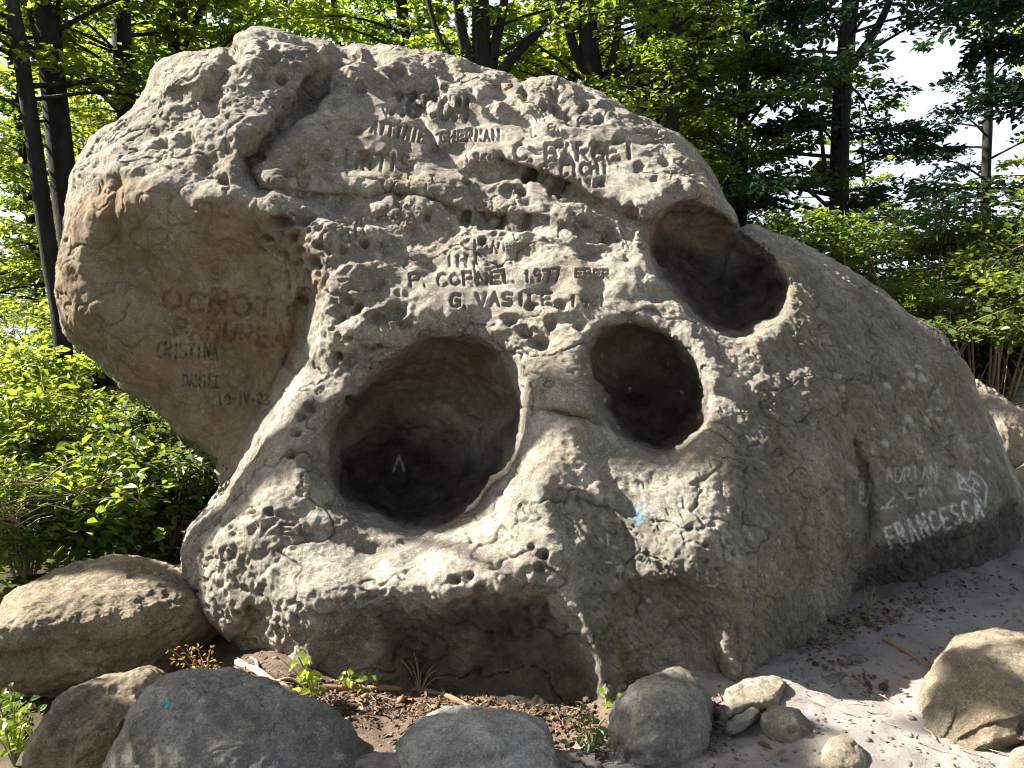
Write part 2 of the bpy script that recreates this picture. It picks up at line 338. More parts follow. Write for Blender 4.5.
DP = [(250,40,5.25),(250,80,5.05),(230,130,4.85),(165,75,5.3),(180,110,5.05),(110,140,5.2),(75,190,5.2),(150,150,4.95),
 (80,205,5.0),(120,175,4.88),(170,190,4.74),(220,195,4.66),(270,205,4.62),(310,235,4.55),(322,272,4.5),
 (105,250,5.02),(75,300,5.08),(150,250,4.92),(205,250,4.86),(255,250,4.84),(288,280,4.82),(130,340,5.08),(200,330,5.0),(255,335,5.02),(283,355,5.0),(170,395,5.2),(215,420,5.22),(212,460,5.25),(248,420,5.15),(262,395,5.1),(232,450,5.15),
 (312,310,4.52),(310,345,4.5),(292,395,4.48),(268,440,4.42),(240,480,4.35),(210,520,4.3),(190,550,4.28),(220,500,4.6),
 (340,320,4.4),(330,380,4.42),(305,430,4.3),(280,480,4.15),(240,525,4.1),(222,560,4.08),(203,590,4.15),(230,615,4.08),(265,590,3.98),(270,640,4.0),(245,660,4.15),
 (350,350,4.4),(400,318,4.38),(440,322,4.36),(490,330,4.3),(522,370,4.22),(528,420,4.08),(505,470,3.95),(470,525,3.85),(420,550,3.84),(370,545,3.92),(325,505,4.04),(300,520,4.02),
 (290,560,3.9),(290,595,3.78),(340,590,3.7),(400,580,3.65),(450,568,3.6),(500,550,3.6),(545,540,3.56),(310,650,3.85),(340,640,3.8),(400,640,3.72),(330,700,3.7),(450,640,3.64),(450,700,3.6),(520,620,3.55),(550,600,3.5),(550,690,3.47),(600,700,3.38),
 (535,500,3.66),(565,560,3.5),(592,640,3.42),(612,700,3.36),
 (640,490,3.78),(630,550,3.62),(650,610,3.52),(640,700,3.42),(720,530,3.62),(690,560,3.52),(680,600,3.6),(700,640,3.55),(730,600,3.55),(730,690,3.48),(765,660,3.66),(800,640,3.88),(830,620,4.1),
 (550,350,4.22),(555,400,4.02),(540,450,3.86),(590,450,3.86),(570,490,3.7),(650,475,3.82),(580,330,4.28),(635,318,4.36),(690,335,4.32),(717,380,4.15),(728,420,4.0),(700,460,3.84),(620,445,3.94),
 (560,270,4.5),(640,290,4.45),(620,240,4.68),(560,200,4.82),(560,130,5.2),(560,90,5.55),(640,200,4.85),(640,150,5.15),(640,122,5.45),(690,165,5.1),(700,200,4.9),(735,228,5.1),(480,80,5.65),(450,120,5.3),(450,200,4.88),(450,260,4.62),(450,62,5.75),(380,60,5.6),(380,120,5.2),(380,180,4.88),(380,250,4.6),(320,200,4.75),(310,130,5.0),(340,80,5.35),(500,160,5.05),(500,300,4.42),
 (640,250,4.64),(668,300,4.45),(700,335,4.35),(730,348,4.34),(782,328,4.45),(797,290,4.62),(782,255,4.85),(760,238,5.0),
 (815,262,5.1),(855,285,5.1),(820,330,4.52),(790,400,4.2),(755,460,3.92),(748,540,3.68),(800,500,4.0),(785,590,3.82),(850,420,4.42),(840,500,4.22),(835,575,4.15),(860,600,4.5),(900,370,4.82),(900,325,5.2),(940,350,5.4),(965,400,5.35),(905,430,4.72),(935,470,4.8),(980,465,5.15),(1005,450,5.5),(875,520,4.45),(890,540,4.5),(935,520,4.72),(980,505,5.0),(1015,510,5.5),(900,580,4.65),(950,570,4.85),(1000,550,5.15),(1018,570,5.4),(940,630,4.8)]
H1 = chaikin([(330,458),(340,425),(365,392),(395,358),(420,341),(450,336),(480,346),(505,370),(518,402),(518,440),(504,478),(482,506),(452,526),(425,532),(395,524),(362,508),(338,487)])
H2 = chaikin([(584,352),(596,333),(620,325),(648,326),(672,342),(692,362),(706,390),(709,418),(700,440),(680,455),(658,455),(632,440),(608,418),(592,390)])
H3 = chaikin([(646,245),(650,222),(668,209),(692,207),(715,216),(733,232),(745,244),(762,253),(778,270),(786,292),(782,312),(762,327),(735,337),(712,326),(690,306),(668,287),(652,268)])
SCOOP = chaikin([(300,470),(315,430),(345,385),(380,345),(430,322),(490,322),(522,360),(534,410),(520,460),(490,512),(440,545),(390,545),(340,520)])
def boulder_features(m, D):
    def bowl(pts, H, R, pw=0.5, tilt=(0, 0)):
        s = m.poly(pts)+4; t = np.clip(s/R, 0, 1); c = np.mean(pts, 0)
        return H*(1-(1-t)**2)**pw*(1+tilt[0]*(m.X-c[0])/100+tilt[1]*(m.Y-c[1])/100)*(s > 0) + 0.03*np.exp(-np.maximum(-s, 0)/7)*(s <= 0) + 0.03*(s > 0)
    D = D + 0.2*sstep(-12, 40, m.poly(SCOOP))
    D = D + bowl(H1, 0.5, 72, 0.55, (-.15, .25)) + bowl(H2, 0.55, 50, 0.5, (-.1, .2)) + bowl(H3, 0.62, 48, 0.5, (-.1, .1))
    # hollow one: a slanting rib across its back wall
    r = m.line([(345,450),(385,415),(440,412),(500,440)]); D -= 0.09*np.exp(-(r/13)**2)*(m.poly(H1) > 0)
    r = m.line([(400,350),(430,375),(450,410)]); D -= 0.05*np.exp(-(r/16)**2)*(m.poly(H1) > 0)
    def crack(pts, wd, dp, sm=1):
        nonlocal D
        D = D + 1.5*dp*np.exp(-(m.line(chaikin(pts, sm, False))/wd)**2)
    def block(pts, amt, wd, sm=1):
        nonlocal D
        D = D + amt*sstep(-wd, wd, m.poly(chaikin(pts, sm)))
    crack([(345,45),(332,60),(315,88),(298,112),(276,134),(255,152),(246,172),(262,190)], 8, 0.17); crack([(342,56),(330,72),(318,98),(300,122),(280,142),(262,160)], 14, .05)
    crack([(372,49),(376,78),(381,96),(400,112)], 4, 0.06); crack([(421,62),(432,86),(440,104)], 4, 0.06); crack([(400,70),(410,98),(426,129),(436,152)], 4.5, 0.08)
    crack([(446,58),(452,80),(446,95)], 5, 0.05); crack([(497,86),(508,100),(522,113),(530,130)], 4, 0.08); crack([(232,52),(226,75),(214,86),(206,100),(214,115)], 4, 0.09); crack([(237,50),(222,66),(238,62)], 3, 0.05)
    crack([(243,158),(262,186),(290,196),(315,199),(360,203),(394,193),(430,200),(455,213),(497,222),(531,219),(572,229),(615,238)], 4, 0.07)
    crack([(500,160),(523,170),(568,191),(602,205),(628,217),(645,222)], 4.5, 0.09); crack([(435,152),(470,170),(510,172)], 5, 0.05)
    block([(243,160),(262,188),(315,202),(360,206),(394,197),(394,190),(430,170),(300,140)], 0.05, 8)          # upper slab stands back behind the bright ledge
    block([(455,212),(497,222),(531,219),(572,229),(640,232),(640,216),(602,203),(568,189),(523,168),(490,165)], 0.06, 6)
    # hanging left face: its hollow behind the bright ridge
    crack([(305,300),(297,345),(280,385),(258,425),(235,462),(222,480)], 9, 0.16)
    crack([(95,255),(150,300),(190,345)], 7, 0.02); crack([(120,180),(112,215),(118,240)], 5, 0.04); crack([(215,300),(225,340),(240,372)], 6, 0.03)
    # brick-like step on the pillar between the hollows
    block([(552,388),(560,384),(592,392),(600,412),(596,418),(575,414),(550,408)], -0.05, 3, 0); crack([(532,412),(552,411),(575,416),(600,421)], 3, 0.06)
    block([(528,404),(548,406),(549,414),(530,420)], -0.03, 3, 0)
    # ledge and crack under the great hollow, and the dark underside near the ground
    crack([(360,548),(385,552),(400,545),(415,538)], 4, 0.05); block([(300,548),(335,556),(375,560),(395,549),(380,540),(330,528),(295,530)], 0.06, 6)
    block([(372,612),(400,600),(450,604),(500,592),(545,585),(580,625),(605,700),(600,760),(330,760),(300,690),(330,650)], 0.09, 9)
    block([(232,625),(262,602),(275,612),(262,640),(280,690),(240,690)], 0.1, 5)
    # sharp edge down to the ground; right of it the face falls away
    block([(545,490),(556,540),(578,590),(598,640),(611,694),(625,760),(760,760),(700,600),(650,560),(600,500)], 0.05, 5, 0)
    block([(625,585),(660,583),(700,586),(735,592),(742,640),(735,690),(640,700),(612,640)], 0.08, 6); block([(672,520),(690,515),(735,525),(745,560),(735,582),(690,580),(665,572),(660,545)], -0.05, 5)
    block([(718,612),(727,612),(736,655),(738,682),(728,680)], -0.08, 5); crack([(640,514),(610,490),(598,462),(590,440)], 5, 0.03)
    # long right-hand face
    crack([(846,600),(850,570),(862,550),(868,520),(864,480),(855,455),(850,440)], 6, 0.10); crack([(812,275),(828,285),(850,300),(864,318),(872,350),(880,380)], 4, 0.06); crack([(770,350),(800,362),(830,372),(850,390)], 8, 0.03)
    block([(872,548),(905,540),(945,527),(985,518),(1005,498),(1035,520),(1030,660),(860,680),(852,590)], 0.24, 4, 0); block([(852,600),(868,540),(900,530),(905,600),(880,660)], 0.06, 5)
    crack([(975,528),(940,545),(930,560)], 4, 0.05); crack([(880,350),(905,400),(935,440),(960,480),(975,505)], 5, 0.05); block([(880,340),(905,350),(940,400),(960,440),(975,500),(955,480),(925,425),(890,390)], -0.05, 6)
    crack([(640,206),(655,195),(690,186),(720,195)], 9, -0.05); crack([(742,238),(728,262),(726,300)], 6, -0.06)
    crack([(735,230),(745,240)], 5, 0.06)
    crack([(690,330),(708,352),(716,380)], 8, -0.05); crack([(700,395),(712,425),(690,456)], 7, -0.03)
    return D
def build_boulder():
    def back(m, D0): return np.maximum(D0+0.9, 7.1-0.5*sstep(700, 1000, m.X)-0.4*sstep(300, 80, m.X))
    V, Q, N, u, v, fr, m = carve(OUT, DP, back, 0.0185, 0.22, boulder_features, smooth=3)
    bm = Map(-20, -20, 1044, 788, 2.0)
    def reg(pts, soft): return bm.look(sstep(-soft, soft, bm.poly(pts)), u, v)
    lit_top = reg([(60,200),(150,170),(260,195),(320,215),(330,330),(430,320),(520,345),(560,330),(640,315),(700,330),(640,260),(650,215),(720,200),(700,100),(500,20),(200,0),(100,100)], 14)*fr
    hang = reg([(66,205),(120,172),(180,190),(260,205),(312,240),(322,280),(305,330),(280,390),(225,470),(150,420),(40,330)], 9)*fr
    right = reg([(740,400),(800,260),(850,255),(1040,420),(1040,640),(800,700),(740,700),(735,560),(620,500),(560,480),(545,500),(610,700),(740,720),(730,470)], 14)*fr
    lowpit = reg([(205,510),(260,500),(300,540),(270,600),(330,600),(450,585),(560,560),(600,640),(560,660),(380,690),(320,640),(260,660),(215,620)], 10)*fr
    comb = reg([(250,215),(300,205),(328,225),(325,300),(300,310),(275,280),(250,250)], 8)*fr
    h1 = reg(H1, 5)*fr; h2 = reg(H2, 5)*fr; h3 = reg(H3, 5)*fr; hol = np.maximum(np.maximum(h1, h2), h3)
    rimp = reg([(330,300),(400,290),(420,320),(360,370),(330,370)], 8)*fr
    # --- weathering relief
    calm = 1-.8*np.clip(reg([(335,85),(640,130),(650,195),(560,200),(430,180),(335,180)], 8)+reg([(385,266),(640,262),(640,312),(385,312)], 6)+hang, 0, 1)
    d = 0.035*fbm(V*1.7, 3)+0.016*fbm(V*5.0+3, 3)*(1-.6*hol)
    ridg = 1-np.abs(fbm(V*4.1+9, 3))*1.6; d += lit_top*0.008*(ridg-0.5)
    w1, w2, rv = worley(V*np.array([6.5, 6.5, 8], np.float32)+pnoise(V*9)[:, None]*.25)
    patch = sstep(-.05, .35, pnoise(V*1.9+31)); d -= lit_top*0.032*(1-sstep(0.12, 0.55, w1))*(rv > .5)*patch*calm
    bl = fbm(V*np.array([2.2, 2.2, 4.2], np.float32)+5, 2); d += lit_top*.045*bl*(.5+.5*calm); w1, w2, rv = worley(V*np.array([3.4, 3.4, 5], np.float32)+6+pnoise(V*4)[:, None]*.3); d -= lit_top*.05*(1-sstep(.1, .62, w1))*(rv > .45)
    w1, w2, rv = worley(V*15+pnoise(V*14+4)[:, None]*.3)
    d -= (0.75*lit_top*(.35+.65*patch)*calm+0.35*lowpit+.4*comb)*0.02*(1-sstep(0.1, 0.45, w1))*(rv > .5)
    w1, w2, rv = worley(V*np.array([13, 13, 15], np.float32)+1.7+pnoise(V*16)[:, None]*.35)
    d -= (lowpit*(0.5+0.5*sstep(-.2, .4, pnoise(V*3)))*.7+comb*0.9+rimp*.7)*0.045*(1-sstep(0.15, 0.55, w1))*(rv > .25)
    d += lowpit*0.018*fbm(V*11, 3)
    S = np.stack([V[:, 0]*0.75+V[:, 2]*0.66, V[:, 1], V[:, 2]*0.75-V[:, 0]*0.66], 1)          # cracks that run down to the right on the long face
    st1 = np.abs(fbm(np.stack([S[:, 0]*26, S[:, 1]*14, S[:, 2]*6.5], 1), 3)); d -= right*0.011*(1-sstep(0.0, 0.16, st1))
    d += right*0.010*fbm(V*np.array([16, 12, 9], np.float32), 3)
    st2 = np.abs(fbm(V*3.3+40, 3)); d -= hang*0.012*(1-sstep(0, .1, st2)); d += hang*0.01*fbm(V*np.array([8, 8, 5], np.float32), 4)
    rr = 1-np.abs(fbm(V*17+2, 3)); d += calm*(1-.5*hol)*(.007*fbm(V*22, 4)+.0075*(rr-.7)*(.45+.55*sstep(-.2, .4, pnoise(V*2.3+7))))
    cr = np.abs(fbm(V*np.array([1.7, 1.7, 2.6], np.float32)+21, 4)); d -= .02*(1-sstep(0, .035, cr))*(1-.6*hol)*calm
    d += hol*(0.035*fbm(V*4+8, 4)+.03*np.abs(fbm(V*np.array([3, 3, 6], np.float32)+2, 3)))
    # --- pits, hollows and holes one by one (picture position, radius, depth)
    pits = [(281,222,11,.07),(306,217,10,.07),(154,128,6,.03),(184,140,10,.05),(160,142,9,.05),(202,160,5,.03),(224,118,6,.03),(222,178,8,.04),(265,43,8,.05),(273,60,9,.05),(282,77,6,.04),(263,68,6,.04),(302,160,8,.04),(326,155,6,.03),(337,104,8,.03),(342,76,8,.03),(353,53,9,.05),
     (343,249,5,.04),(365,242,6,.04),(481,237,5,.07),(469,179,6,.04),(520,187,7,.05),(507,187,8,.04),(560,185,10,.07),(529,175,6,.04),(498,216,8,.05),(527,218,7,.05),(466,216,7,.04),(551,189,4,.03),(281,76,6,.04),(585,221,9,.06),(610,230,11,.06),(633,211,10,.05),(561,142,6,.03),(530,174,7,.05),(544,102,5,.03),(568,110,7,.04),(524,93,7,.05),(553,95,8,.05),
     (346,298,8,.06),(358,304,6,.05),(378,318,12,.06),(396,313,12,.06),(406,326,8,.05),(510,318,9,.05),(524,330,9,.05),(541,341,12,.07),(580,327,8,.04),(552,322,8,.05),(560,305,8,.04),(530,305,7,.03),(336,356,7,.05),(350,362,10,.03),(373,351,5,.03),(380,347,4,.03),(353,403,8,.05),(307,408,8,.05),(297,434,6,.04),(291,455,6,.05),(300,418,5,.04),
     (204,580,3.5,.05),(207,607,4,.05),(235,500,3,.03),(196,592,2,.03),(250,609,6,.04),(270,512,5,.03),(545,556,5,.05),(540,568,6,.05),(533,548,4,.03),(470,575,6,.04),(480,590,7,.05),(455,580,6,.04),(260,160,7,.04),(400,200,8,.03),(427,215,6,.03),(365,155,6,.03),(300,262,5,.04),(291,240,6,.05),(318,245,5,.05),(284,255,5,.04),(312,262,6,.05),(268,238,6,.04),(600,180,5,.03),(640,165,7,.03),(620,140,7,.03),(665,160,7,.03),(655,180,6,.02),(680,185,5,.02),(600,120,6,.03),(585,105,7,.03),(490,110,8,.03),(470,95,7,.02),(395,75,7,.03),(410,85,6,.02),(360,90,9,.03),(355,130,8,.03),(305,180,9,.04),(330,178,7,.03),(290,175,7,.04)]
    pits += [(705,546,4,.03),(706,562,3,.03),(730,541,4,.03),(733,553,3,.03),(690,528,4,.03),(720,575,4,.02)]
    wob = pnoise(V*22)*.28+pnoise(V*9+5)*.2
    for x, y, r, dp in pits:
        k = np.nonzero((np.abs(u-x) < 2*r) & (np.abs(v-y) < 2*r) & (fr > .3))[0]
        t = np.sqrt((u[k]-x)**2+((v[k]-y)*1.15)**2)/r+wob[k]; d[k] -= 1.35*dp*(1-sstep(.3, 1.15, t))
    # --- carved writing
    ink = Ink(); e = 'cut'
    for s, a, b, h, r, dp in [('AGCOM', (392,112), (470,122), 22, 2.4, 1.7), ('ATTIMIE', (371,131), (427,143), 11, 1.3, .8), ('GHERMAN', (441,141), (502,140), 10, 1.3, .8), ('1961', (466,161), (496,163), 8, 1.1, .6), ('LATTIS', (345,167), (410,172), 16, 1.4, .75),
      ('C.BARGEI', (515,161), (640,158), 16, 1.9, .95), ('G.CICHI', (541,178), (612,172), 12, 1.6, .9), ('1962', (580,187), (607,186), 8, .9, .7), ('9AW', (393,224), (436,222), 10, 1.0, .7), ('P.CORNEL', (411,286), (518,282), 12, 1.3, .95), ('1977', (526,282), (563,280), 11, 1.2, .75),
      ('EPER', (576,277), (612,278), 8, 1.0, .6), ('G.VASILE', (451,307), (556,304), 12, 1.5, .9), ('1961', (572,306), (610,306), 10, 1.1, .7), ('IH', (446,265), (470,265), 10, 1.6, .6), ('EL', (280,534), (320,536), 9, 1.0, .6), ('II', (356,226), (364,226), 9, 1.0, .6)]:
        ink.add(e, text(s, a, b, h, .68, seed=len(s)+a[0]), r, dp)
    ink.add(e, [[(356,236),(356,225),(364,225),(364,234)], [(381,243),(384,257)], [(372,256),(373,257)], [(475,240),(476,262),(484,270),(512,263)], [(474,262),(477,285)]], 1.1, .7)
    rs = random.Random(5)
    for _ in range(150):                                                                        # small scratches all over the long face and the top
        if rs.random() < .75: x, y = rs.uniform(640, 880), rs.uniform(330, 590); a = rs.uniform(.7, 1.5)
        else: x, y = rs.uniform(380, 680), rs.uniform(80, 260); a = rs.uniform(0, 3.1)
        l = rs.uniform(3, 9); ink.add(e, [[(x, y), (x+l*math.cos(a), y+l*math.sin(a))]], .8, rs.uniform(.2, .55))
    for _ in range(110):                                                                        # worn remains of older carved letters
        x, y = rs.uniform(375, 690), rs.uniform(75, 300); q = rs.uniform(4, 8); a = rs.uniform(-.25, .25); ch = rs.choice('LTIEHVNFAC')
        if y > 95+(x-375)*.15 and not (640 < x and y > 200) and not (380 < x < 640 and 264 < y < 312) and not (335 < x < 510 and 120 < y < 178) and not (505 < x < 645 and 138 < y < 192): ink.add(e, text(ch, (x, y), (x+q*1.2, y+q*a), q*1.4, .6, rs.randint(0, 999)), .85, rs.uniform(.2, .5))
    # --- painted and chalked writing (kept as pigment masks)
    P = 'white'
    ink.add(P, text('FRANCESCA', (891,547), (988,514), 20, .58, 3), 1.5, 1.0)
    ink.add(P, [[(985,506),(974,492),(960,488),(957,473),(968,481),(971,471),(982,479),(987,487),(985,506)], [(962,478),(970,488),(978,492)], [(972,478),(980,486)], [(960,484),(967,476)], [(970,492),(976,480)]], 1.0, .85)
    ink.add(P, text('ADRIAN', (887,482), (940,478), 13, .7, 2), .8, .6); ink.add(P, text('L.M', (906,499), (928,494), 7, .7, 2), 1.0, .7)
    ink.add(P, [[(861,482),(860,502),(866,505),(870,492),(870,480)], [(863,483),(863,497)], [(881,509),(896,506)], [(884,511),(889,503),(894,497)], [(882,508),(888,507)]], 1.2, .7)
    ink.add(P, [[(393.5,471),(398.7,456),(404.5,471)]], .9, .6); ink.add(P, [[(707,570),(708,585),(718,586),(718,574)], [(696,563),(698,580)], [(605,562),(612,563)], [(637,562),(648,562)], [(608,535),(608,544)], [(636,553),(641,553)]], .8, .7)
    rs = random.Random(11)
    for x, y, r in [(838,376,3.2),(887,386,3.5),(836,394,2),(886,443,3),(872,452,2),(850,467,1.6),(910,420,4),(912,424,3),(921,418,2.5),(926,419,3),(929,424,3),(931,416,2.4),(940,419,3),(949,421,2.4),(911,374,4),(924,378,4),(918,366,3.5),(910,386,4),(914,408,2),(929,410,2),(905,430,2.5),(939,410,2.5),(926,427,2),(963,440,3.5),(967,446,3),(973,445,2.5),(988,461,2.5),(920,457,2),(922,452,1.5),(935,480,2.5),(842,498,2.4),(873,430,2),(893,376,1.6),(843,388,2.6),(806,341,1.6),(850,347,1.5),(885,385,2.5),(938,391,2.2),(903,388,2),(405,237,3.4),(611,496,3.5),(620,520,3),(621,569,4),(618,582,3),(605,520,3),(599,498,4),(640,478,3),(634,490,3),(600,540,2.5),(648,600,3),(632,574,3),(615,548,2),(662,560,3)]:
        x += rs.uniform(-.5, .5); ink.add(P+'lichen', [[(x-r*.4, y-r*.3), (x+r*.3, y+r*.3)]], r*.8, .9, 1.0)
    for _ in range(150):
        x, y = rs.uniform(560, 1000), rs.uniform(340, 580); r = rs.uniform(.6, 1.7); ink.add(P+'lichen', [[(x, y), (x+r*.5, y+r)]], r, rs.uniform(.4, .8), .8)
    ink.add('red', text('OCROTI', (163,308), (302,322), 22, .72, 4), 2.3, .75); ink.add('red', text('PADUREA', (174,337), (290,348), 18, .66, 6), 2.1, .68); ink.add('red', [[(286,356),(292,366)], [(284,364),(293,372)]], 2.5, .6)
    ink.add('blue', text('CRISTINA', (157,358), (220,359), 15, .7, 5), 1.3, 1.0); ink.add('blue', text('DANIEL', (183,386), (222,387), 12, .68, 7), 1.2, .9); ink.add('blue', text('10-IV-83', (219,405), (271,404), 11, .68, 8), 1.2, 1.0)
    ink.add('sky', [[(637,505),(637,520)], [(641,504),(642,522)], [(635,516),(638,522)]], 1.8, .9); ink.add('sky', [[(647,496),(648,512)], [(652,508),(656,520)]], 1.0, .6)
    V1 = V+N*d[:, None]; u1, v1, _ = proj(V1)
    wide = np.zeros(ink.m.X.shape, np.float32)
    for ch in (e, 'white', 'red', 'blue'): wide = np.maximum(wide, ink.A[ch])
    for ax in (0, 1):
        for sh in (1, 2, 3): wide = np.maximum(wide, np.maximum(np.roll(wide, sh, ax), np.roll(wide, -sh, ax)))
    near = (ink.m.look(wide, u1, v1) > .02)*(fr > .5)
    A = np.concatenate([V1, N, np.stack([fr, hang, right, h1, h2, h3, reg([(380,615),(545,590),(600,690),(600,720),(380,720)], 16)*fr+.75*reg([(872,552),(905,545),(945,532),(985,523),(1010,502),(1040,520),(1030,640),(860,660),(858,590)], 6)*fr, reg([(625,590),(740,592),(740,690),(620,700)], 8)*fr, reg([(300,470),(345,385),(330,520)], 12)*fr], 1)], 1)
    A, Q = split4(A, Q, near[Q].any(1)); V1 = A[:, :3]; N = A[:, 3:6]; fr, hang, right, h1, h2, h3, low1, low2, low3 = A[:, 6:].T; V = V1
    u1, v1, _ = proj(V1); frc = (fr > .5)
    V1 = V1-N*(ink.look(e, u1, v1)*0.023*frc)[:, None]
    jx = u1+pnoise(V*45)*.55; jy = v1+pnoise(V*45+9)*.55
    paint = np.stack([ink.look('white', jx, jy)*frc, ink.look('red', jx, jy)*frc, ink.look('blue', jx, jy)*frc], 1)
    paint2 = np.stack([ink.look('whitelichen', u1+pnoise(V*70)*2.2, v1+pnoise(V*70+9)*2.2)*frc, ink.look('sky', jx, jy)*frc, np.zeros(len(u1), np.float32)], 1)
    # --- stains of the stone, with shade painted into hollows and undersides
    yy = v1
    soot_shade = np.clip(h1*(.4+.6*sstep(400, 475, yy+60*pnoise(V*3)))+h2*(.5+.5*sstep(340, 400, yy+40*pnoise(V*3)))+h3*(.35+.65*sstep(230, 275, yy+30*pnoise(V*3))), 0, 1)  # hollow stain, with part of the recess shade put into the colour
    soot_shade = np.maximum(soot_shade, low1*.85)  # darkened undersides: stain, with their shade put into the colour
    rust = np.clip(hang*.8+h1*(1-sstep(380, 470, yy))*.9+h3*(1-sstep(230, 270, yy))*.9+h2*(1-sstep(330, 390, yy))*.5+low2*.5, 0, 1)
    moss = np.clip(right*.8+low3*.35, 0, 1)
    stain_shade = np.stack([soot_shade, rust, moss], 1)
    me = mesh('boulder', V1-np.array([0.3, 5.0, 0.0], np.float32), Q, True, {'stain_shade': stain_shade, 'paint': paint, 'growth': paint2})
    print('boulder', len(V1), len(Q))
    return me

def stone_material(name, base, dark, light, big=None, sc=1.0, bump=1.0):
    k = NM(name); g = k.coord()
    c = k.mix(k.ramp(k.noise(g, 1.3*sc, 6, .65), .36, .64), dark, base)
    c = k.mix(k.ramp(k.noise(g, 4.5*sc, 8, .72), .45, .66), c, light)
    pat = k.math('MULTIPLY', k.ramp(k.noise(g, 2.1*sc, 9, .76, .5), .47, .58), .85); c = k.mix(pat, c, tuple(x*.47 for x in base)); c = k.mix(k.math('MULTIPLY', k.ramp(k.noise(g, 1.1*sc, 7, .7, .6), .52, .66), .55), c, (base[0]*.95, base[1]*.8, base[2]*.6))                    # dark weathering crust
    c = k.mix(k.math('MULTIPLY', k.ramp(k.noise(g, 17*sc, 6, .78), .52, .63), .8), c, tuple(x*.5 for x in base))
    c = k.mix(k.math('MULTIPLY', k.ramp(k.noise(g, 30*sc, 5, .75), .55, .66), .75), c, tuple(min(1, x*1.15) for x in light))
    c = k.mix(k.math('MULTIPLY', k.ramp(k.noise(g, 90*sc, 4, .8), .5, .64), .7), c, tuple(x*.55 for x in dark))
    c = k.mix(k.math('MULTIPLY', k.ramp(k.noise(g, 170*sc, 3, .8), .54, .66), .6), c, tuple(min(1, x*1.4) for x in light))
    k.stone = c; k.g = g
    n = k.bump(k.noise(g, 14*sc, 8, .75), .7*bump, .04); n = k.bump(k.noise(g, 60*sc, 6, .8), 1.0*bump, .016, n); k.nrm = k.bump(k.noise(g, 260*sc, 3, .7), .5*bump, .005, n)
    return k
def boulder_material():
    k = stone_material('weathered_sandstone', (.37, .335, .275), (.235, .215, .185), (.58, .535, .455)); g = k.g; c = k.stone
    st = k.attr('stain_shade'); n1 = k.noise(g, 2.2, 6, .65); n2 = k.noise(g, 7, 6, .7); n3 = k.noise(g, 20, 5, .7)
    rust = k.mix(k.ramp(n2, .35, .65), (.185, .112, .055), (.32, .225, .125)); rust = k.mix(k.ramp(k.noise(g, 4.5, 5, .6), .55, .7), rust, (.15, .075, .045)); rust = k.mix(k.ramp(n3, .5, .72), rust, (.36, .29, .19))
    c = k.mix(k.math('MULTIPLY', st[1], k.ramp(n1, .25, .6), True), c, rust)
    moss = k.mix(k.ramp(n2, .35, .62), (.14, .133, .105), (.26, .25, .215)); moss = k.mix(k.ramp(k.noise(g, 3.1, 4, .6), .52, .72), moss, (.17, .13, .07)); moss = k.mix(k.ramp(n3, .55, .7), moss, (.33, .32, .29))
    c = k.mix(k.math('MULTIPLY', st[2], k.ramp(n1, .3, .55), True), c, moss)
    soot_shade = k.mix(k.ramp(n2, .38, .68), (.024, .021, .019), (.10, .08, .062)); soot_shade = k.mix(k.ramp(n3, .6, .8), soot_shade, (.12, .09, .07))  # dark tone for stain and painted shade in hollows and undersides
    c = k.mix(k.math('MULTIPLY', st[0], k.ramp(n1, .05, .45), True), c, soot_shade)
    gr = k.attr('growth'); c = k.mix(k.math('MULTIPLY', gr[0], k.ramp(n3, .3, .5), True), c, (.52, .52, .45)); c = k.mix(k.math('MULTIPLY', gr[1], k.ramp(n3, .35, .5), True), c, (.12, .3, .42))
    pa = k.attr('paint'); wear = k.ramp(k.noise(g, 45, 4, .7), .36, .56); wear2 = k.ramp(k.noise(g, 30, 5, .7), .38, .6)
    c = k.mix(k.math('MULTIPLY', pa[1], wear2, True), c, (.13, .022, .025)); c = k.mix(k.math('MULTIPLY', pa[2], wear2, True), c, (.028, .05, .055)); c = k.mix(k.math('MULTIPLY', pa[0], wear, True), c, (.85, .87, .87))
    return k.fin(c, .9, k.nrm, .15)
boulder_me = build_boulder()
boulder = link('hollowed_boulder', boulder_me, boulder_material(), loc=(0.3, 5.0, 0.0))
tag(boulder, 'huge weathered sandstone boulder with three round dark hollows, carved names and painted writing', 'boulder')
# ------------------------------------------------------------------ the ground
def ground_z(x, y):
    x = np.asarray(x, np.float32); y = np.asarray(y, np.float32); P = np.stack([x, y, np.zeros_like(x)], -1).reshape(-1, 3)
    n = (fbm(P*.35, 3)*.10*np.clip((np.hypot(P[:, 0]-.3, P[:, 1]-4.2)-2.5)/4, 0, 1) + fbm(P*2.6+3, 3)*.018 + fbm(P*8+3, 3)*.011*(np.abs(P[:, 0]) < 6)).reshape(x.shape)
    z = n - 0.05*np.maximum(y-9, 0)**1.0*sstep(2, 8, x) - .02*np.maximum(y-11, 0)
    z = z - .05*np.maximum(-x-3, 0)*sstep(3, 5, y) - .33*sstep(-1.0, -1.9, x)*sstep(4.9, 4.1, y)
    z = z + .02*np.exp(-(((x-.75)/.55)**2+((y-3.55)/.25)**2)) - .13*sstep(-1.3, -.8, x)*sstep(.55, .2, x)*sstep(2.8, 3.1, y)*sstep(4.6, 4.2, y) + .05*np.exp(-(((x-1.8)/.8)**2+((y-4.2)/.35)**2))
    return z
def axis(a, b, fine0, fine1, st, far):
    mid = np.arange(fine0, fine1+st, st); l = fine0-np.cumsum(st*1.22**np.arange(1, far)); r = mid[-1]+np.cumsum(st*1.22**np.arange(1, far))
    l = l[l > a]; r = r[r < b]; return np.concatenate([[a], l[::-1], mid, r, [b]])
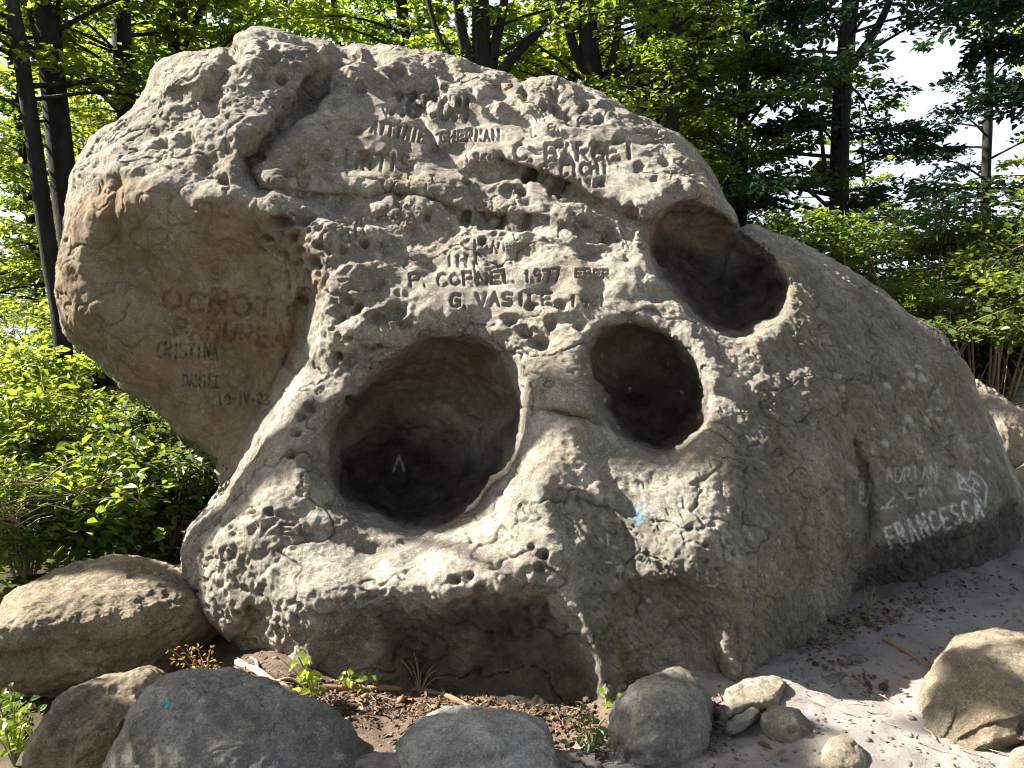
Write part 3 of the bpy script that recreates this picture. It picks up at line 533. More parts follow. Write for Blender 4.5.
xs = axis(-500, 500, -3.4, 4.2, .026, 60); ys = axis(-60, 900, 2.2, 6.2, .026, 60)
GX, GY = np.meshgrid(xs, ys); GZ = ground_z(GX, GY)
GV = np.stack([GX, GY, GZ], -1).reshape(-1, 3); nx = len(xs); i = (np.arange(len(ys)-1)[:, None]*nx+np.arange(nx-1)[None]).ravel()
GQ = np.stack([i, i+1, i+nx+1, i+nx], 1)
gp = GV.copy(); gp[:, 2] = 0
sandm = sstep(.45, 1.1, gp[:, 0]+.35*fbm(gp*1.1, 3)+.15*fbm(gp*4, 2)+.55*(gp[:, 1] < 3.2)*0)*sstep(8.5, 6.5, gp[:, 1])
sandm = np.maximum(sandm, .55*sstep(3.25, 2.9, gp[:, 1]+.15*fbm(gp*2, 2))*sstep(-1.2, -.4, gp[:, 0]))
wild = np.maximum(sstep(-1.9, -2.6, gp[:, 0]+.4*fbm(gp*.9, 2)), sstep(6.6, 7.6, gp[:, 1]))
k = NM('sandy_soil'); g = k.coord(); at_ = k.attr('zone')
sand = k.mix(k.ramp(k.noise(g, 3, 5, .6), .35, .65), (.205, .19, .182), (.285, .262, .246)); sand = k.mix(k.ramp(k.noise(g, 60, 4, .7), .55, .75), sand, (.17, .15, .14)); sand = k.mix(k.ramp(k.noise(g, 11, 5, .75), .62, .72), sand, (.20, .15, .115))
dirt = k.mix(k.ramp(k.noise(g, 6, 6, .7), .35, .65), (.05, .036, .028), (.15, .115, .09)); dirt = k.mix(k.ramp(k.noise(g, 40, 4, .7), .5, .7), dirt, (.14, .09, .06))
wildc = k.mix(k.ramp(k.noise(g, 3, 5, .7), .4, .65), (.06, .045, .025), (.05, .07, .02))
c = k.mix(k.ramp(k.math('ADD', at_[0], k.math('MULTIPLY', k.math('SUBTRACT', k.noise(g, 14, 5, .7), .5), .9)), .3, .62), dirt, sand); c = k.mix(at_[1], c, wildc)
nb = k.bump(k.noise(g, 28, 6, .72), .55, .025); nb = k.bump(k.noise(g, 150, 4, .7), .5, .006, nb)
gm = mesh('ground', GV, GQ, True, {'zone': np.stack([sandm, wild, 0*wild], 1)})
ground = link('ground', gm, k.fin(c, .95, nb, .1)); ground['kind'] = 'structure'

# ------------------------------------------------------------------ the smaller boulders and stones
M_TAN = stone_material('tan_stone', (.34, .285, .205), (.21, .175, .125), (.45, .39, .30)); M_TAN = M_TAN.fin(M_TAN.stone, .9, M_TAN.nrm, .15)
M_BLUE = stone_material('blue_grey_stone', (.31, .30, .275), (.18, .175, .165), (.46, .45, .41)); M_BLUE = M_BLUE.fin(M_BLUE.stone, .85, M_BLUE.nrm, .2)
M_GREY = stone_material('pale_grey_stone', (.30, .285, .25), (.20, .19, .165), (.40, .38, .34)); M_GREY = M_GREY.fin(M_GREY.stone, .9, M_GREY.nrm, .15)
M_LIGHT = stone_material('light_grey_stone', (.42, .415, .385), (.28, .275, .255), (.53, .525, .49)); M_LIGHT = M_LIGHT.fin(M_LIGHT.stone, .9, M_LIGHT.nrm, .15)
M_PALE = stone_material('cream_stone', (.40, .35, .28), (.28, .24, .19), (.5, .45, .38)); M_PALE = M_PALE.fin(M_PALE.stone, .9, M_PALE.nrm, .15)
def unit3(v): return v/np.linalg.norm(v)
def small(name, label, cat, outline, dp, back, mat, res=.014, rnd=.1, feats=None, amp=1.0, group=None, lam=.3):
    V, Q, N, u, v, fr, m = carve(chaikin(outline, 1), dp, back, res, rnd, feats, smooth=2, lam=lam)
    o = np.array([V[:, 0].mean(), V[:, 1].mean(), max(V[:, 2].min(), 0.0)], np.float32); sd = (o*7).astype(np.float32)
    rs = np.random.RandomState(int(abs(outline[0][0])*7+outline[1][1])); cen = V.mean(0); ext = V.max(0)-V.min(0)
    for _ in range(16):                                                                          # broken flat faces
        pn = unit3(rs.normal(0, 1, 3)*[1, 1, .8]); h = (V-cen)@pn; c_ = np.percentile(h, rs.uniform(86, 97)); V = V-(np.maximum(h-c_, 0)*.72)[:, None]*pn.astype(np.float32)
    V = V.astype(np.float32); N = normals(V, Q)
    d = .03*amp*fbm(V*3+sd, 4)+.012*amp*(.7-np.abs(fbm(V*7+sd, 4)))+.004*fbm(V*30+sd, 3)+.010*amp*fbm(V*13+sd, 3); w1, w2, rv = worley(V*9+sd); d -= .012*amp*(1-sstep(.1, .45, w1))*(rv > .7); cr = np.abs(fbm(V*2.6+sd, 3)); d -= .005*amp*(1-sstep(0, .05, cr))
    b = link(name, mesh(name, V+N*d[:, None]-o, Q, True), mat, loc=tuple(float(x) for x in o)); return tag(b, label, cat, group)
def f_left(m, D):
    D = D+.25*sstep(-3, 8, m.poly([(-40,650),(40,640),(70,645),(100,650),(140,640),(215,636),(215,720),(-40,720)])); D = D+.05*np.exp(-(m.line([(140,640),(150,625),(165,610)])/4)**2); return D+.04*np.exp(-(m.line([(60,600),(50,620),(42,632)])/3)**2)
small('boulder', 'broad rounded tan boulder with a dark underside left of the hollowed rock', 'boulder', [(-30,640),(-15,618),(0,606),(25,585),(60,568),(100,560),(135,557),(165,562),(192,570),(215,590),(225,620),(215,650),(200,672),(160,690),(110,705),(60,715),(20,700),(-20,690)],
  [(0,650,3.75),(60,640,3.68),(150,640,3.8),(100,600,4.0),(40,600,4.02),(60,572,4.35),(130,562,4.5),(180,580,4.4),(160,610,4.05),(205,610,4.3),(205,640,4.25),(60,700,3.75),(150,690,3.85)], .9, M_TAN, .016, .12, f_left)
small('boulder', 'sharp ridged brown boulder under the overhang of the broad tan one, lower front in shade', 'boulder', [(20,810),(28,768),(38,735),(60,702),(85,677),(120,673),(165,668),(188,678),(180,695),(155,712),(140,745),(130,800)],
  [(90,690,3.2),(60,705,3.15),(120,676,3.35),(170,675,3.4),(130,690,3.2),(60,750,2.98),(110,730,3.02),(150,700,3.2),(40,790,2.9),(110,790,2.9)], .5, M_TAN, .012, .05, lambda m, D: D+.05*sstep(-4, 6, m.poly([(30,760),(62,712),(95,690),(135,688),(180,690),(150,760),(100,820),(20,820)])))
def f_blue(m, D): return D-.03*np.exp(-(m.line([(215,676),(200,720),(190,768)])/14)**2)+.02*np.exp(-(m.line([(150,700),(170,720)])/5)**2)
b3 = small('boulder', 'large smooth blue grey boulder in shade at the bottom left with a teal paint dot', 'boulder', [(100,830),(110,768),(124,733),(139,706),(155,687),(185,674),(215,668),(238,671),(274,688),(316,710),(354,731),(386,762),(398,830)],
  [(220,678,2.85),(200,720,2.68),(150,715,2.74),(130,750,2.72),(270,700,2.8),(320,735,2.75),(365,765,2.72),(210,768,2.56),(300,775,2.6),(220,820,2.5)], .75, M_BLUE, .012, .08, f_blue, .9)
small('boulder', 'low pale grey boulder in front of the broken branch, cut by the bottom edge', 'boulder', [(368,820),(384,768),(402,742),(427,720),(452,710),(487,708),(524,713),(550,727),(561,758),(568,820)],
  [(455,718,2.95),(520,722,2.93),(480,735,2.8),(420,750,2.76),(540,750,2.76),(480,765,2.66),(480,810,2.58)], .5, M_LIGHT, .012, .07, lambda m, D: D+.03*sstep(-3, 4, m.poly([(440,760),(500,752),(540,735),(560,780),(430,790)])), .7)
small('boulder', 'upright grey boulder with a pale flat front standing against the foot of the hollowed rock', 'boulder', [(610,810),(611,760),(614,722),(626,696),(646,676),(668,668),(692,672),(706,690),(712,722),(710,765),(702,810)],
  [(668,671,3.08),(640,690,3.0),(695,684,3.02),(662,700,2.9),(640,740,2.84),(684,740,2.84),(706,740,2.98),(618,740,2.95),(660,780,2.74),(700,780,2.85)], .45, M_GREY, .011, .06, lambda m, D: D-.02*np.exp(-(m.line([(690,682),(693,720),(690,768)])/7)**2)+.06*sstep(-3, 5, m.poly([(625,752),(660,742),(692,748),(700,800),(620,800)])), .8)
small('boulder', 'big tan boulder on the pale sand at the right edge, half in the sun', 'boulder', [(912,760),(914,705),(924,676),(936,664),(950,645),(963,632),(985,626),(1010,630),(1045,640),(1085,690),(1090,760),(1040,775),(980,765)],
  [(975,630,3.35),(930,680,3.12),(920,730,3.05),(960,660,3.12),(1000,660,3.12),(1000,700,2.94),(960,720,2.98),(1050,680,3.1),(1040,740,2.86),(960,755,2.92)], .7, M_TAN, .012, .08, lambda m, D: D+.05*np.exp(-(m.line([(940,662),(952,690),(948,720),(940,740)])/6)**2)+.05*sstep(-4, 6, m.poly([(950,735),(985,712),(1030,720),(1040,780),(940,780)])), .8)
small('stone', 'cream slab stone lying against the foot of the hollowed rock', 'stone', [(716,712),(718,698),(728,687),(755,680),(780,678),(798,690),(792,700),(770,708),(745,718),(722,726)],
  [(755,683,3.4),(730,695,3.25),(780,685,3.38),(750,702,3.2),(780,698,3.25),(725,718,3.12)], .22, M_PALE, .009, .04, None, .5)
small('stone', 'flat dark stone lying under the cream slab stone', 'stone', [(722,738),(724,724),(735,714),(752,706),(765,708),(760,722),(742,732)],
  [(740,712,3.12),(755,712,3.12),(735,726,3.02),(728,735,2.99)], .15, M_BLUE, .008, .03, None, .4)
small('stone', 'squat angular grey stone on the sand between the cream slab and the path', 'stone', [(760,745),(761,716),(772,706),(800,708),(810,720),(813,738),(800,746),(780,748)],
  [(785,708,3.12),(770,716,3.05),(800,716,3.06),(785,728,2.98),(768,740,2.95),(806,738,2.98)], .2, M_GREY, .008, .03, lambda m, D: D+.05*sstep(-2, 3, m.poly([(758,727),(800,728),(816,726),(816,760),(758,760)])), .4)
small('stone', 'pale sunlit stone half buried in sand at the bottom edge', 'stone', [(818,790),(823,755),(832,738),(845,734),(857,740),(865,755),(874,790)],
  [(845,736,2.95),(835,755,2.84),(858,755,2.86),(845,780,2.74)], .25, M_PALE, .009, .05, None, .5)
small('stone', 'pale stone cut off by the bottom right corner', 'stone', [(1000,790),(1010,757),(1022,748),(1050,742),(1060,800)],
  [(1025,752,2.85),(1020,770,2.74),(1045,760,2.8),(1030,790,2.68)], .25, M_PALE, .01, .05, None, .5)
small('boulder', 'sunlit cream boulder behind the right end of the hollowed rock', 'boulder', [(955,376),(972,375),(990,388),(1010,402),(1030,415),(1045,440),(1040,480),(1000,490),(960,450)],
  [(975,380,7.3),(1010,405,7.1),(1000,430,6.85),(1030,440,6.9),(1010,470,6.8)], .8, M_PALE, .022, .12, None, .8)
small('boulder', 'rounded grey boulder half out of frame under the bare twigs on the right', 'boulder', [(1000,408),(1000,385),(1006,370),(1018,362),(1045,358),(1070,380),(1070,430),(1020,425)],
  [(1020,366,8.1),(1012,390,7.9),(1040,390,7.75),(1030,420,7.75)], .7, M_GREY, .024, .14, None, .8)
small('stone', 'small pale boulder low behind the right tip of the hollowed rock', 'boulder', [(1005,480),(1015,466),(1040,460),(1060,490),(1050,540),(1010,530)],
  [(1025,466,6.7),(1020,490,6.5),(1045,490,6.45),(1030,525,6.4)], .5, M_PALE, .02, .1, None, .7)
for (x, y, wd, lb) in [(856,661,15,'flat grey stone sunk in the shaded sand beside the brown stick'), (833,678,20,'low half buried grey stone in shaded sand nearest the hollowed rock')]:
    d = 1.6/((y-384)/F+math.tan(PITCH))*.985
    small('stone', lb, 'stone', [(x-wd,y+6),(x-wd*.8,y-3),(x-wd*.2,y-8),(x+wd*.6,y-6),(x+wd,y+2),(x+wd*.7,y+9),(x-wd*.6,y+10)], [(x,y-7,d+.1),(x-wd*.6,y,d+.02),(x+wd*.6,y,d+.02),(x,y+5,d-.05)], .15, M_GREY, .01, .03, None, .4)
# teal dot of paint, a thin blob pressed onto the blue grey boulder
def blob(name, me_src, x, y, r, mat, parent):
    from mathutils.bvhtree import BVHTree
    mm = me_src.data; bt = BVHTree.FromPolygons([vv.co+me_src.location for vv in mm.vertices], [list(p.vertices) for p in mm.polygons])
    vs = []; n = 14
    for q in range(n+1):
        rr = 0 if q == n else r*(1+.18*math.sin(3*q)); a = q*2*math.pi/n; px, py = x+rr*math.cos(a)*.8, y+rr*math.sin(a)
        dr = Vector(tuple(at(px, py, 1.0)-CAM)).normalized(); hit, no, _, _ = bt.ray_cast(Vector(tuple(CAM)), dr); vs.append(hit+no*.002)
    me = bpy.data.meshes.new(name); me.from_pydata([v_-me_src.location for v_ in vs], [], [(q, (q+1) % n, n) for q in range(n)]); me.update(); return link(name, me, mat, parent)
k = NM('teal_paint'); blob('paint_dot', b3, 166.5, 704, 4.6, k.fin((.02, .26, .23), .6), b3)
# ------------------------------------------------------------------ leaves, trees, shrubs
LIT = [((0, 5.2, 2.6), 1.5), ((-2.3, 5.0, 2.7), 1.3), ((-1.6, 4.1, .9), .95), ((1.1, 4.9, 2.3), 1.1), ((-2.3, 4.1, .5), .75), ((0.2, 3.95, 1.3), .5), ((-.5, 3.6, .4), .45), ((-1.75, 3.2, .35), .2), ((4.6, 7.0, .9), .6), ((2.5, 4.95, 1.65), .3)]
SUNV = [((-4.2, 6.6, .7), 1.5), ((-3.4, 5.3, .5), .9), ((-5.2, 8.5, 1), 1.8), ((3.9, 8.5, 2.3), 1.5), ((5.2, 8.2, 2), 1.2)]
def lets_sun(P, extra=()):
    """leaves that may stay: those that do not stand in the sun's way to the places the photograph shows lit"""
    keep = np.ones(len(P), bool)
    for c, r in list(LIT)+list(extra):
        q = P-np.array(c); t = q@SUN_DIR; dd = np.linalg.norm(q-t[:, None]*SUN_DIR, axis=1); keep &= ~((dd < r) & (t > 0.3))
    return keep
def leaf_mesh(name, P, Nn, Dr, size, wid=.62, fold=.18, rs=RNG):
    n = len(P); Dr = Dr-(Dr*Nn).sum(1)[:, None]*Nn; Dr /= np.linalg.norm(Dr, axis=1)[:, None]+1e-9; S = np.cross(Nn, Dr); L = size[:, None]; W = L*wid
    up = Nn*W*fold; dn = -Nn*L*.12
    v = np.stack([P, P+Dr*L*.36+S*W*.5+up, P+Dr*L*.74+S*W*.32+up*.6+dn*.4, P+Dr*L+dn, P+Dr*L*.74-S*W*.32+up*.6+dn*.4, P+Dr*L*.36-S*W*.5+up], 1).reshape(-1, 3)
    b = np.arange(n)[:, None]*6; f = np.concatenate([b+np.array([[0, 1, 2, 3]]), b+np.array([[0, 3, 4, 5]])])
    return mesh(name, v, f, False)
def unit(v): return v/(np.linalg.norm(v, axis=-1, keepdims=True)+1e-9)
def leaf_material(name, c0, c1, c2, trans, tw=.45, rough=.5):
    k = NM(name); gi = k.n('NewGeometry'); r = gi.outputs['Random Per Island']; oi = k.n('ObjectInfo')
    c = k.ramp(r, 0.05, .95, c0, c1, (.5, c2)); hs = k.n('HueSaturation'); k.l(c, hs.inputs['Color']); k.l(k.math('ADD', .485, k.math('MULTIPLY', oi.outputs['Random'], .03)), hs.inputs['Hue']); c = hs.outputs[0]
    k.fin(c, rough, None, .35); tr = k.n('BsdfTranslucent'); tcol = k.mix(k.math('MULTIPLY', r, .6), trans, tuple(min(1, a*b) for a, b in zip(trans, (1.25, 1.0, .7)))); k.l(tcol, tr.inputs[0])
    mx = k.n('MixShader'); mx.inputs[0].default_value = tw; k.l(k.b.outputs[0], mx.inputs[1]); k.l(tr.outputs[0], mx.inputs[2]); k.l(mx.outputs[0], k.out.inputs[0]); return k.m
L_BEECH = leaf_material('beech_leaf', (.035, .075, .018), (.085, .13, .03), (.055, .10, .022), (.26, .40, .035), .45)
L_YEL = leaf_material('light_leaf', (.05, .105, .022), (.12, .165, .032), (.075, .135, .026), (.34, .46, .045), .52)
L_DARK = leaf_material('dark_leaf', (.02, .046, .024), (.04, .078, .034), (.028, .06, .028), (.05, .115, .035), .25)
L_SHRUB = leaf_material('shrub_leaf', (.05, .10, .022), (.12, .18, .035), (.075, .135, .028), (.30, .42, .04), .42, .35)
L_SHRUB2 = leaf_material('olive_shrub_leaf', (.04, .085, .025), (.11, .145, .04), (.065, .11, .03), (.18, .27, .04), .38, .42)
k = NM('dark_bark'); g = k.coord((1, 1, .35)); bc = k.mix(k.ramp(k.noise(g, 9, 6, .7), .35, .65), (.013, .012, .011), (.036, .033, .03)); bc = k.mix(k.ramp(k.noise(g, 3, 4, .6), .55, .7), bc, (.055, .055, .046)); BARK = k.fin(bc, .9, k.bump(k.noise(g, 30, 5, .7), .6, .02), .15)
k = NM('twig_bark'); g = k.coord(); TWIG = k.fin(k.mix(k.noise(g, 12, 4, .6), (.13, .09, .06), (.33, .25, .17)), .85)

def sprays(rs, p0, dr, L, n, size, flat=.06, width=.5):
    """leaves of one flat branch spray: a fan along the twig"""
    t = rs.uniform(.12, 1, n)**.8; side = unit(np.cross(dr, [0, 0, 1.0])); s = rs.uniform(-1, 1, n)*width*L*(1.05-.75*t)*(t > .05); sg = np.sign(s)
    droop = -.10*L*t**2
    P = p0+dr*(t*L)[:, None]+side*s[:, None]+np.array([0, 0, 1.0])*(rs.normal(0, flat, n)+droop-.12*np.abs(s))[:, None]
    D = unit(dr*.7+side*(sg*.8)[:, None]+rs.normal(0, .35, (n, 3))); N = unit(np.array([0, 0, 1.0])+rs.normal(0, .42, (n, 3)))
    return P, N, D, size*rs.uniform(.5, 1.35, n)
def make_crown(rs, trunk_at, h0, h1, nb, Lb, size, nspr=6, nleaf=42, az=None, rise=.25, tubes=None, keep=None, width=.5, azs=None):
    Ps = []
    for b in range(nb):
        q = (b+rs.uniform(0, 1))/nb; h = h0+(h1-h0)*q; a = rs.uniform(0, 2*math.pi) if az is None else rs.uniform(*az)
        L = Lb*(1-.45*q)*rs.uniform(.6, 1.15); base = trunk_at(h); dr = unit(np.array([math.cos(a), math.sin(a), rise*rs.uniform(.2, 1.6)]))
        mid = base+dr*L*.5+np.array([0, 0, .05*L]); end = base+dr*L+np.array([0, 0, -.06*L]); pl = curve([base, mid, end], 7)
        if tubes is not None and (keep is None or keep(pl[3:4])[0]): tubes.add(pl, np.linspace(.011*L+.008, .004, 7), 5)
        for s in range(nspr):
            t = .28+.72*(s+rs.uniform(0, .8))/nspr; i = min(int(t*6), 5); p = pl[i]+(pl[i+1]-pl[i])*(t*6-i); sg = 1 if s % 2 else -1
            side = np.array([-dr[1], dr[0], 0])*sg; d2 = unit(dr*.75+side*rs.uniform(.3, 1.0)*(1-.5*t)+np.array([0, 0, rs.uniform(-.15, .15)]))
            l2 = L*rs.uniform(.28, .5)*(1.15-.5*t); Ps.append(sprays(rs, p, d2, l2, nleaf, size, .04, width))
            if tubes is not None and (keep is None or keep(p[None])[0]): tubes.add([p, p+d2*l2*.5, p+d2*l2*.95-np.array([0, 0, .08*l2])], [.006, .004, .002], 4)
    P, N, D, S = [np.concatenate(x) for x in zip(*Ps)]
    if keep is not None:
        m = keep(P); P, N, D, S = P[m], N[m], D[m], S[m]
    return P, N, D, S
def tree(name, label, stems, crown, leafmat, seed, group=None, cull=True, extra=(), cat='tree', world=False):
    """stems: list of (picture polyline, depth, radius in picture px at its foot); the first one is carried down to the ground"""
    rs = np.random.RandomState(seed); tb = Tubes(); main = None
    for si, (pl, d, rpx) in enumerate(stems):
        pts = np.array(pl, float) if world else np.array([at(x, y, d+(p[2] if len(p) > 2 else 0)) for p in pl for x, y in [p[:2]]])
        if pts[0, 2] > pts[-1, 2]: pts = pts[::-1]
        r = rpx*d/F; 
        if si == 0:
            gz = float(ground_z(np.array([pts[0, 0]]), np.array([pts[0, 1]]))[0])
            if pts[0, 2] > gz-.1: pts = np.vstack([[pts[0, 0]+.02, pts[0, 1], gz-.15], pts])
            top = pts[-1]; dv = unit(top-pts[-2]); H = crown.get('top', 10)
            if top[2] < H: pts = np.vstack([pts, top+dv*(H-top[2])*.5, top+dv*(H-top[2])+np.array([.2, .1, 0])])
        c = curve(pts, 26 if si == 0 else 12); rad = np.interp(c[:, 2], [0, 6.5, 13], [r*1.1, r*.85, r*.3]) if si == 0 else np.linspace(r*1.05, r*.55, len(c))
        if si == 0: rad[0] *= 1.5; rad[1] *= 1.2; main = c
        tb.add(c, rad, 12 if si == 0 else 8, .04, rs)
    foot = main[0].copy(); foot[2] += .15
    ta = lambda h: np.array([np.interp(h, main[:, 2], main[:, k]) for k in range(3)])
    keep = (lambda P: lets_sun(P, extra)) if cull else None
    P, N, D, S = make_crown(rs, ta, crown['h0'], crown['h1'], crown['nb'], crown['L'], crown.get('size', .085), crown.get('nspr', 6), crown.get('nleaf', 42), crown.get('az'), crown.get('rise', .25), tb, keep, crown.get('width', .5))
    if crown.get('top', 10) > crown['h1']:
        P2, N2, D2, S2 = make_crown(rs, ta, crown['h1'], crown.get('top', 10)+.5, 14, crown['L'], .2, 5, 22, None, .5, None, keep); P, N, D, S = [np.concatenate(x) for x in ((P, P2), (N, N2), (D, D2), (S, S2))]
    t = root(name, tuple(foot), label, cat, group)
    link('trunk', tb.mesh('trunk', foot), BARK, t); link('crown', leaf_mesh('crown', P-foot, N, D, S, rs=rs), leafmat, t); return t
def copy_tree(o, loc, rz, sc, label, group=None):
    r = o.copy(); C.objects.link(r); r.location = loc; r.rotation_euler = (0, 0, rz); r.scale = (sc, sc, sc); r['label'] = label
    if group: r['group'] = group
    for ch in o.children:
        c = ch.copy(); C.objects.link(c); c.parent = r
    return r
B = dict
tree('beech_tree', 'slim leaning tree whose dark trunk is leftmost in the picture', [([(-2,-120),(8,-20),(20,50),(35,150),(50,260),(62,330),(72,480)], 8.0, 8)], B(h0=3.6, h1=7, nb=22, L=2.0, top=10), L_YEL, 21, extra=SUNV)
tree('beech_tree', 'dark forked tree with the thickest trunk at the left beside the slim leaning one', [([(44,-120),(47,0),(53,80),(66,200),(86,330),(104,400),(116,480)], 8.4, 12.5), ([(52,72),(42,45),(32,10),(22,-60)], 8.4, 7)], B(h0=4.2, h1=7, nb=18, L=2.0, top=11), L_BEECH, 22, extra=SUNV)
tree('beech_tree', 'straight bare trunk rising behind the upper left shoulder of the hollowed rock', [([(118,-120),(121,0),(123,60),(127,120),(140,330)], 9.4, 10)], B(h0=4.0, h1=7, nb=20, L=2.2, top=11), L_YEL, 23, extra=SUNV)
tree('young_tree', 'thin pole like tree right behind the straight bare trunk at upper left', [([(151,-100),(149,20),(150,70),(154,130),(156,330)], 10.6, 4)], B(h0=3.0, h1=6, nb=16, L=1.4, top=8), L_YEL, 24, extra=SUNV)
tree('beech_tree', 'dark tree forking into three above the highest left corner of the hollowed rock', [([(178,-100),(178,0),(178,60),(182,330)], 10.4, 11), ([(179,55),(190,30),(204,5),(222,-50)], 10.4, 5), ([(178,40),(168,10),(160,-40)], 10.4, 5)], B(h0=4.2, h1=7.5, nb=24, L=2.3, top=11), L_BEECH, 25, extra=SUNV)
tree('beech_tree', 'many stemmed dark tree spreading behind the middle of the rock crest', [([(478,-100),(480,0),(482,60),(484,110),(488,330)], 10, 10), ([(476,105),(468,60),(460,20),(450,-60)], 10, 7), ([(488,100),(494,50),(503,10),(512,-60)], 10, 6), ([(489,100),(505,68),(522,48),(548,22),(575,-25)], 9.9, 5.5), ([(472,95),(462,70),(440,40),(425,-10)], 10.1, 4)], B(h0=3.6, h1=7.5, nb=26, L=2.4, top=11), L_BEECH, 26)
tree('beech_tree', 'tree with two wide arching limbs behind the right half of the rock crest', [([(590,-100),(588,0),(589,50),(594,95),(598,330)], 11, 11), ([(595,92),(618,72),(640,50),(660,10),(668,-40)], 10.9, 6), ([(592,80),(575,50),(566,10),(560,-50)], 11, 6), ([(596,95),(612,62),(618,20),(616,-30)], 11, 5)], B(h0=4.0, h1=8, nb=28, L=2.6, top=12), L_YEL, 27)
tree('young_tree', 'thin dark trunk just left of the tallest pole behind the right crest', [([(640,-100),(641,20),(642,100),(644,330)], 12, 5)], B(h0=3.4, h1=8, nb=20, L=1.7, top=10), L_BEECH, 28)
tree('young_tree', 'slightly slanted thin trunk between two upright poles behind the right crest', [([(668,-100),(662,20),(656,110),(652,330)], 12.5, 4.5)], B(h0=3.0, h1=8, nb=20, L=1.7, top=10), L_BEECH, 29)
tree('beech_tree', 'tall straight dark pole rising behind the right shoulder of the rock', [([(679,-100),(676,10),(674,90),(671,160),(668,330)], 9.8, 7)], B(h0=3.0, h1=7, nb=20, L=1.7, top=10), L_BEECH, 30)
tree('beech_tree', 'green tree with loose layered foliage between the tall pole and the dark layered tree', [([(752,-100),(745,40),(742,160),(740,330)], 12, 6)], B(h0=1.6, h1=7.5, nb=60, L=2.4, top=10, nleaf=60, size=.1), L_BEECH, 31)
tree('layered_tree', 'dark tree with flat layered boughs against the bright sky on the right', [([(864,-110),(852,-10),(845,60),(840,150),(839,330)], 11, 9.5), ([(838,215),(829,185),(824,160),(820,120)], 11, 3), ([(846,70),(870,40),(890,0),(905,-50)], 11, 5)], B(h0=2.2, h1=7.5, nb=48, L=2.6, top=10, nleaf=56, rise=.12, size=.1), L_DARK, 32)
tree('layered_tree', 'dim layered tree standing behind the bare gap between the two dark layered trees', [([(992,-100),(990,60),(986,180),(984,330)], 18, 5)], B(h0=2.0, h1=8, nb=26, L=2.9, top=11, nleaf=40, rise=.15, size=.12), L_DARK, 36)
tree('layered_tree', 'dark tree outside the right edge reaching level boughs into the picture', [([(1085,-100),(1080,60),(1078,200),(1076,330)], 9.6, 12)], B(h0=2.2, h1=6.5, nb=40, L=2.5, top=9, nleaf=56, rise=.1, size=.1), L_DARK, 33)
# two unseen trees added at the left, crowns shaped to shade boulders and path
tree('beech_tree', 'unseen beech added outside the left edge to shade the front boulders', [([(-6.7, 3.7, -.3), (-6.6, 3.8, 2), (-6.5, 3.9, 4), (-6.4, 4.0, 7.5)], F, .17)], B(h0=2.8, h1=7.0, nb=40, L=2.1, top=7, nleaf=60, az=(-.9, .9)), L_BEECH, 34, extra=[((1.6, 2.72, .0), .33)], world=True)
tree('beech_tree', 'tall unseen beech added outside the left edge to shade the sandy path', [([(-8.4, 5.4, -.3), (-8.3, 5.5, 3), (-8.2, 5.6, 6), (-8.1, 5.7, 9.8)], F, .18)], B(h0=5.2, h1=9.6, nb=50, L=2.6, top=9.6, nleaf=60, size=.1, az=(-1.2, 1.2)), L_BEECH, 35, extra=[((1.6, 2.72, .0), .33), ((1.42, 3.25, .05), .13), ((.95, 3.3, .1), .12), ((1.75, 3.2, .55), .12), ((2.1, 3.0, .3), .16)], world=True)  # added unseen; crown thinned to leave sun patches on the sand
# the wood further back: three kinds, repeated as separate trees
GRP = 'slender trees in the depth of the wood'
def forest(seed, mat, h0, nb, L):
    return tree('forest_tree', 'slender forest tree in the depth of the wood', [([(480+seed*20, -220), (500, 100), (505, 330)], 16, 6)], B(h0=h0, h1=9.5, nb=nb, L=L, top=13, size=.13, nleaf=34), mat, 60+seed, GRP, False)
protos = [forest(0, L_YEL, 1.8, 40, 2.8), forest(1, L_BEECH, 2.4, 40, 2.7), forest(2, L_YEL, 3.2, 34, 3.0)]
rs = np.random.RandomState(3); spots = []
for _ in range(4000):
    d = rs.uniform(13.5, 42); x = rs.uniform(-150, 1150); X = (x-CX)/F*d
    if x > 690 and (d < 20 or rs.uniform() < .72): continue
    if x > 760 and rs.uniform() < .5: continue
    if 690 < x < 1100 and d < 24: continue
    if all((X-a)**2+(d-b)**2 > 2.7**2 for a, b in spots): spots.append((X, d))
    if len(spots) >= 64: break
for i, (X, d) in enumerate(spots):
    z = float(ground_z(np.array([X]), np.array([d]))[0])
    lab = 'slender forest tree deep in the wood behind the hollowed rock'
    if i < 3: protos[i].location = (X, d, z); protos[i]['label'] = lab
    else: copy_tree(protos[i % 3], (X, d, z), rs.uniform(0, 6.28), rs.uniform(.8, 1.2), lab, GRP)
for i, (X, d) in enumerate([(-13, -4), (-9.5, -7), (-5, -9), (-1.5, -6.5), (2.5, -8.5), (6, -6), (9.5, -3), (10.5, 1), (11.5, 5), (-12, 0), (-7, -13), (0, -13), (5, -13), (11, -9), (14, -1)]):
    copy_tree(protos[i % 3], (X, d, float(ground_z(np.array([X]), np.array([d]))[0])), i*2.1, .9+.02*(i % 5), 'forest tree of the wood behind and beside the viewer', 'trees of the wood around the viewer')

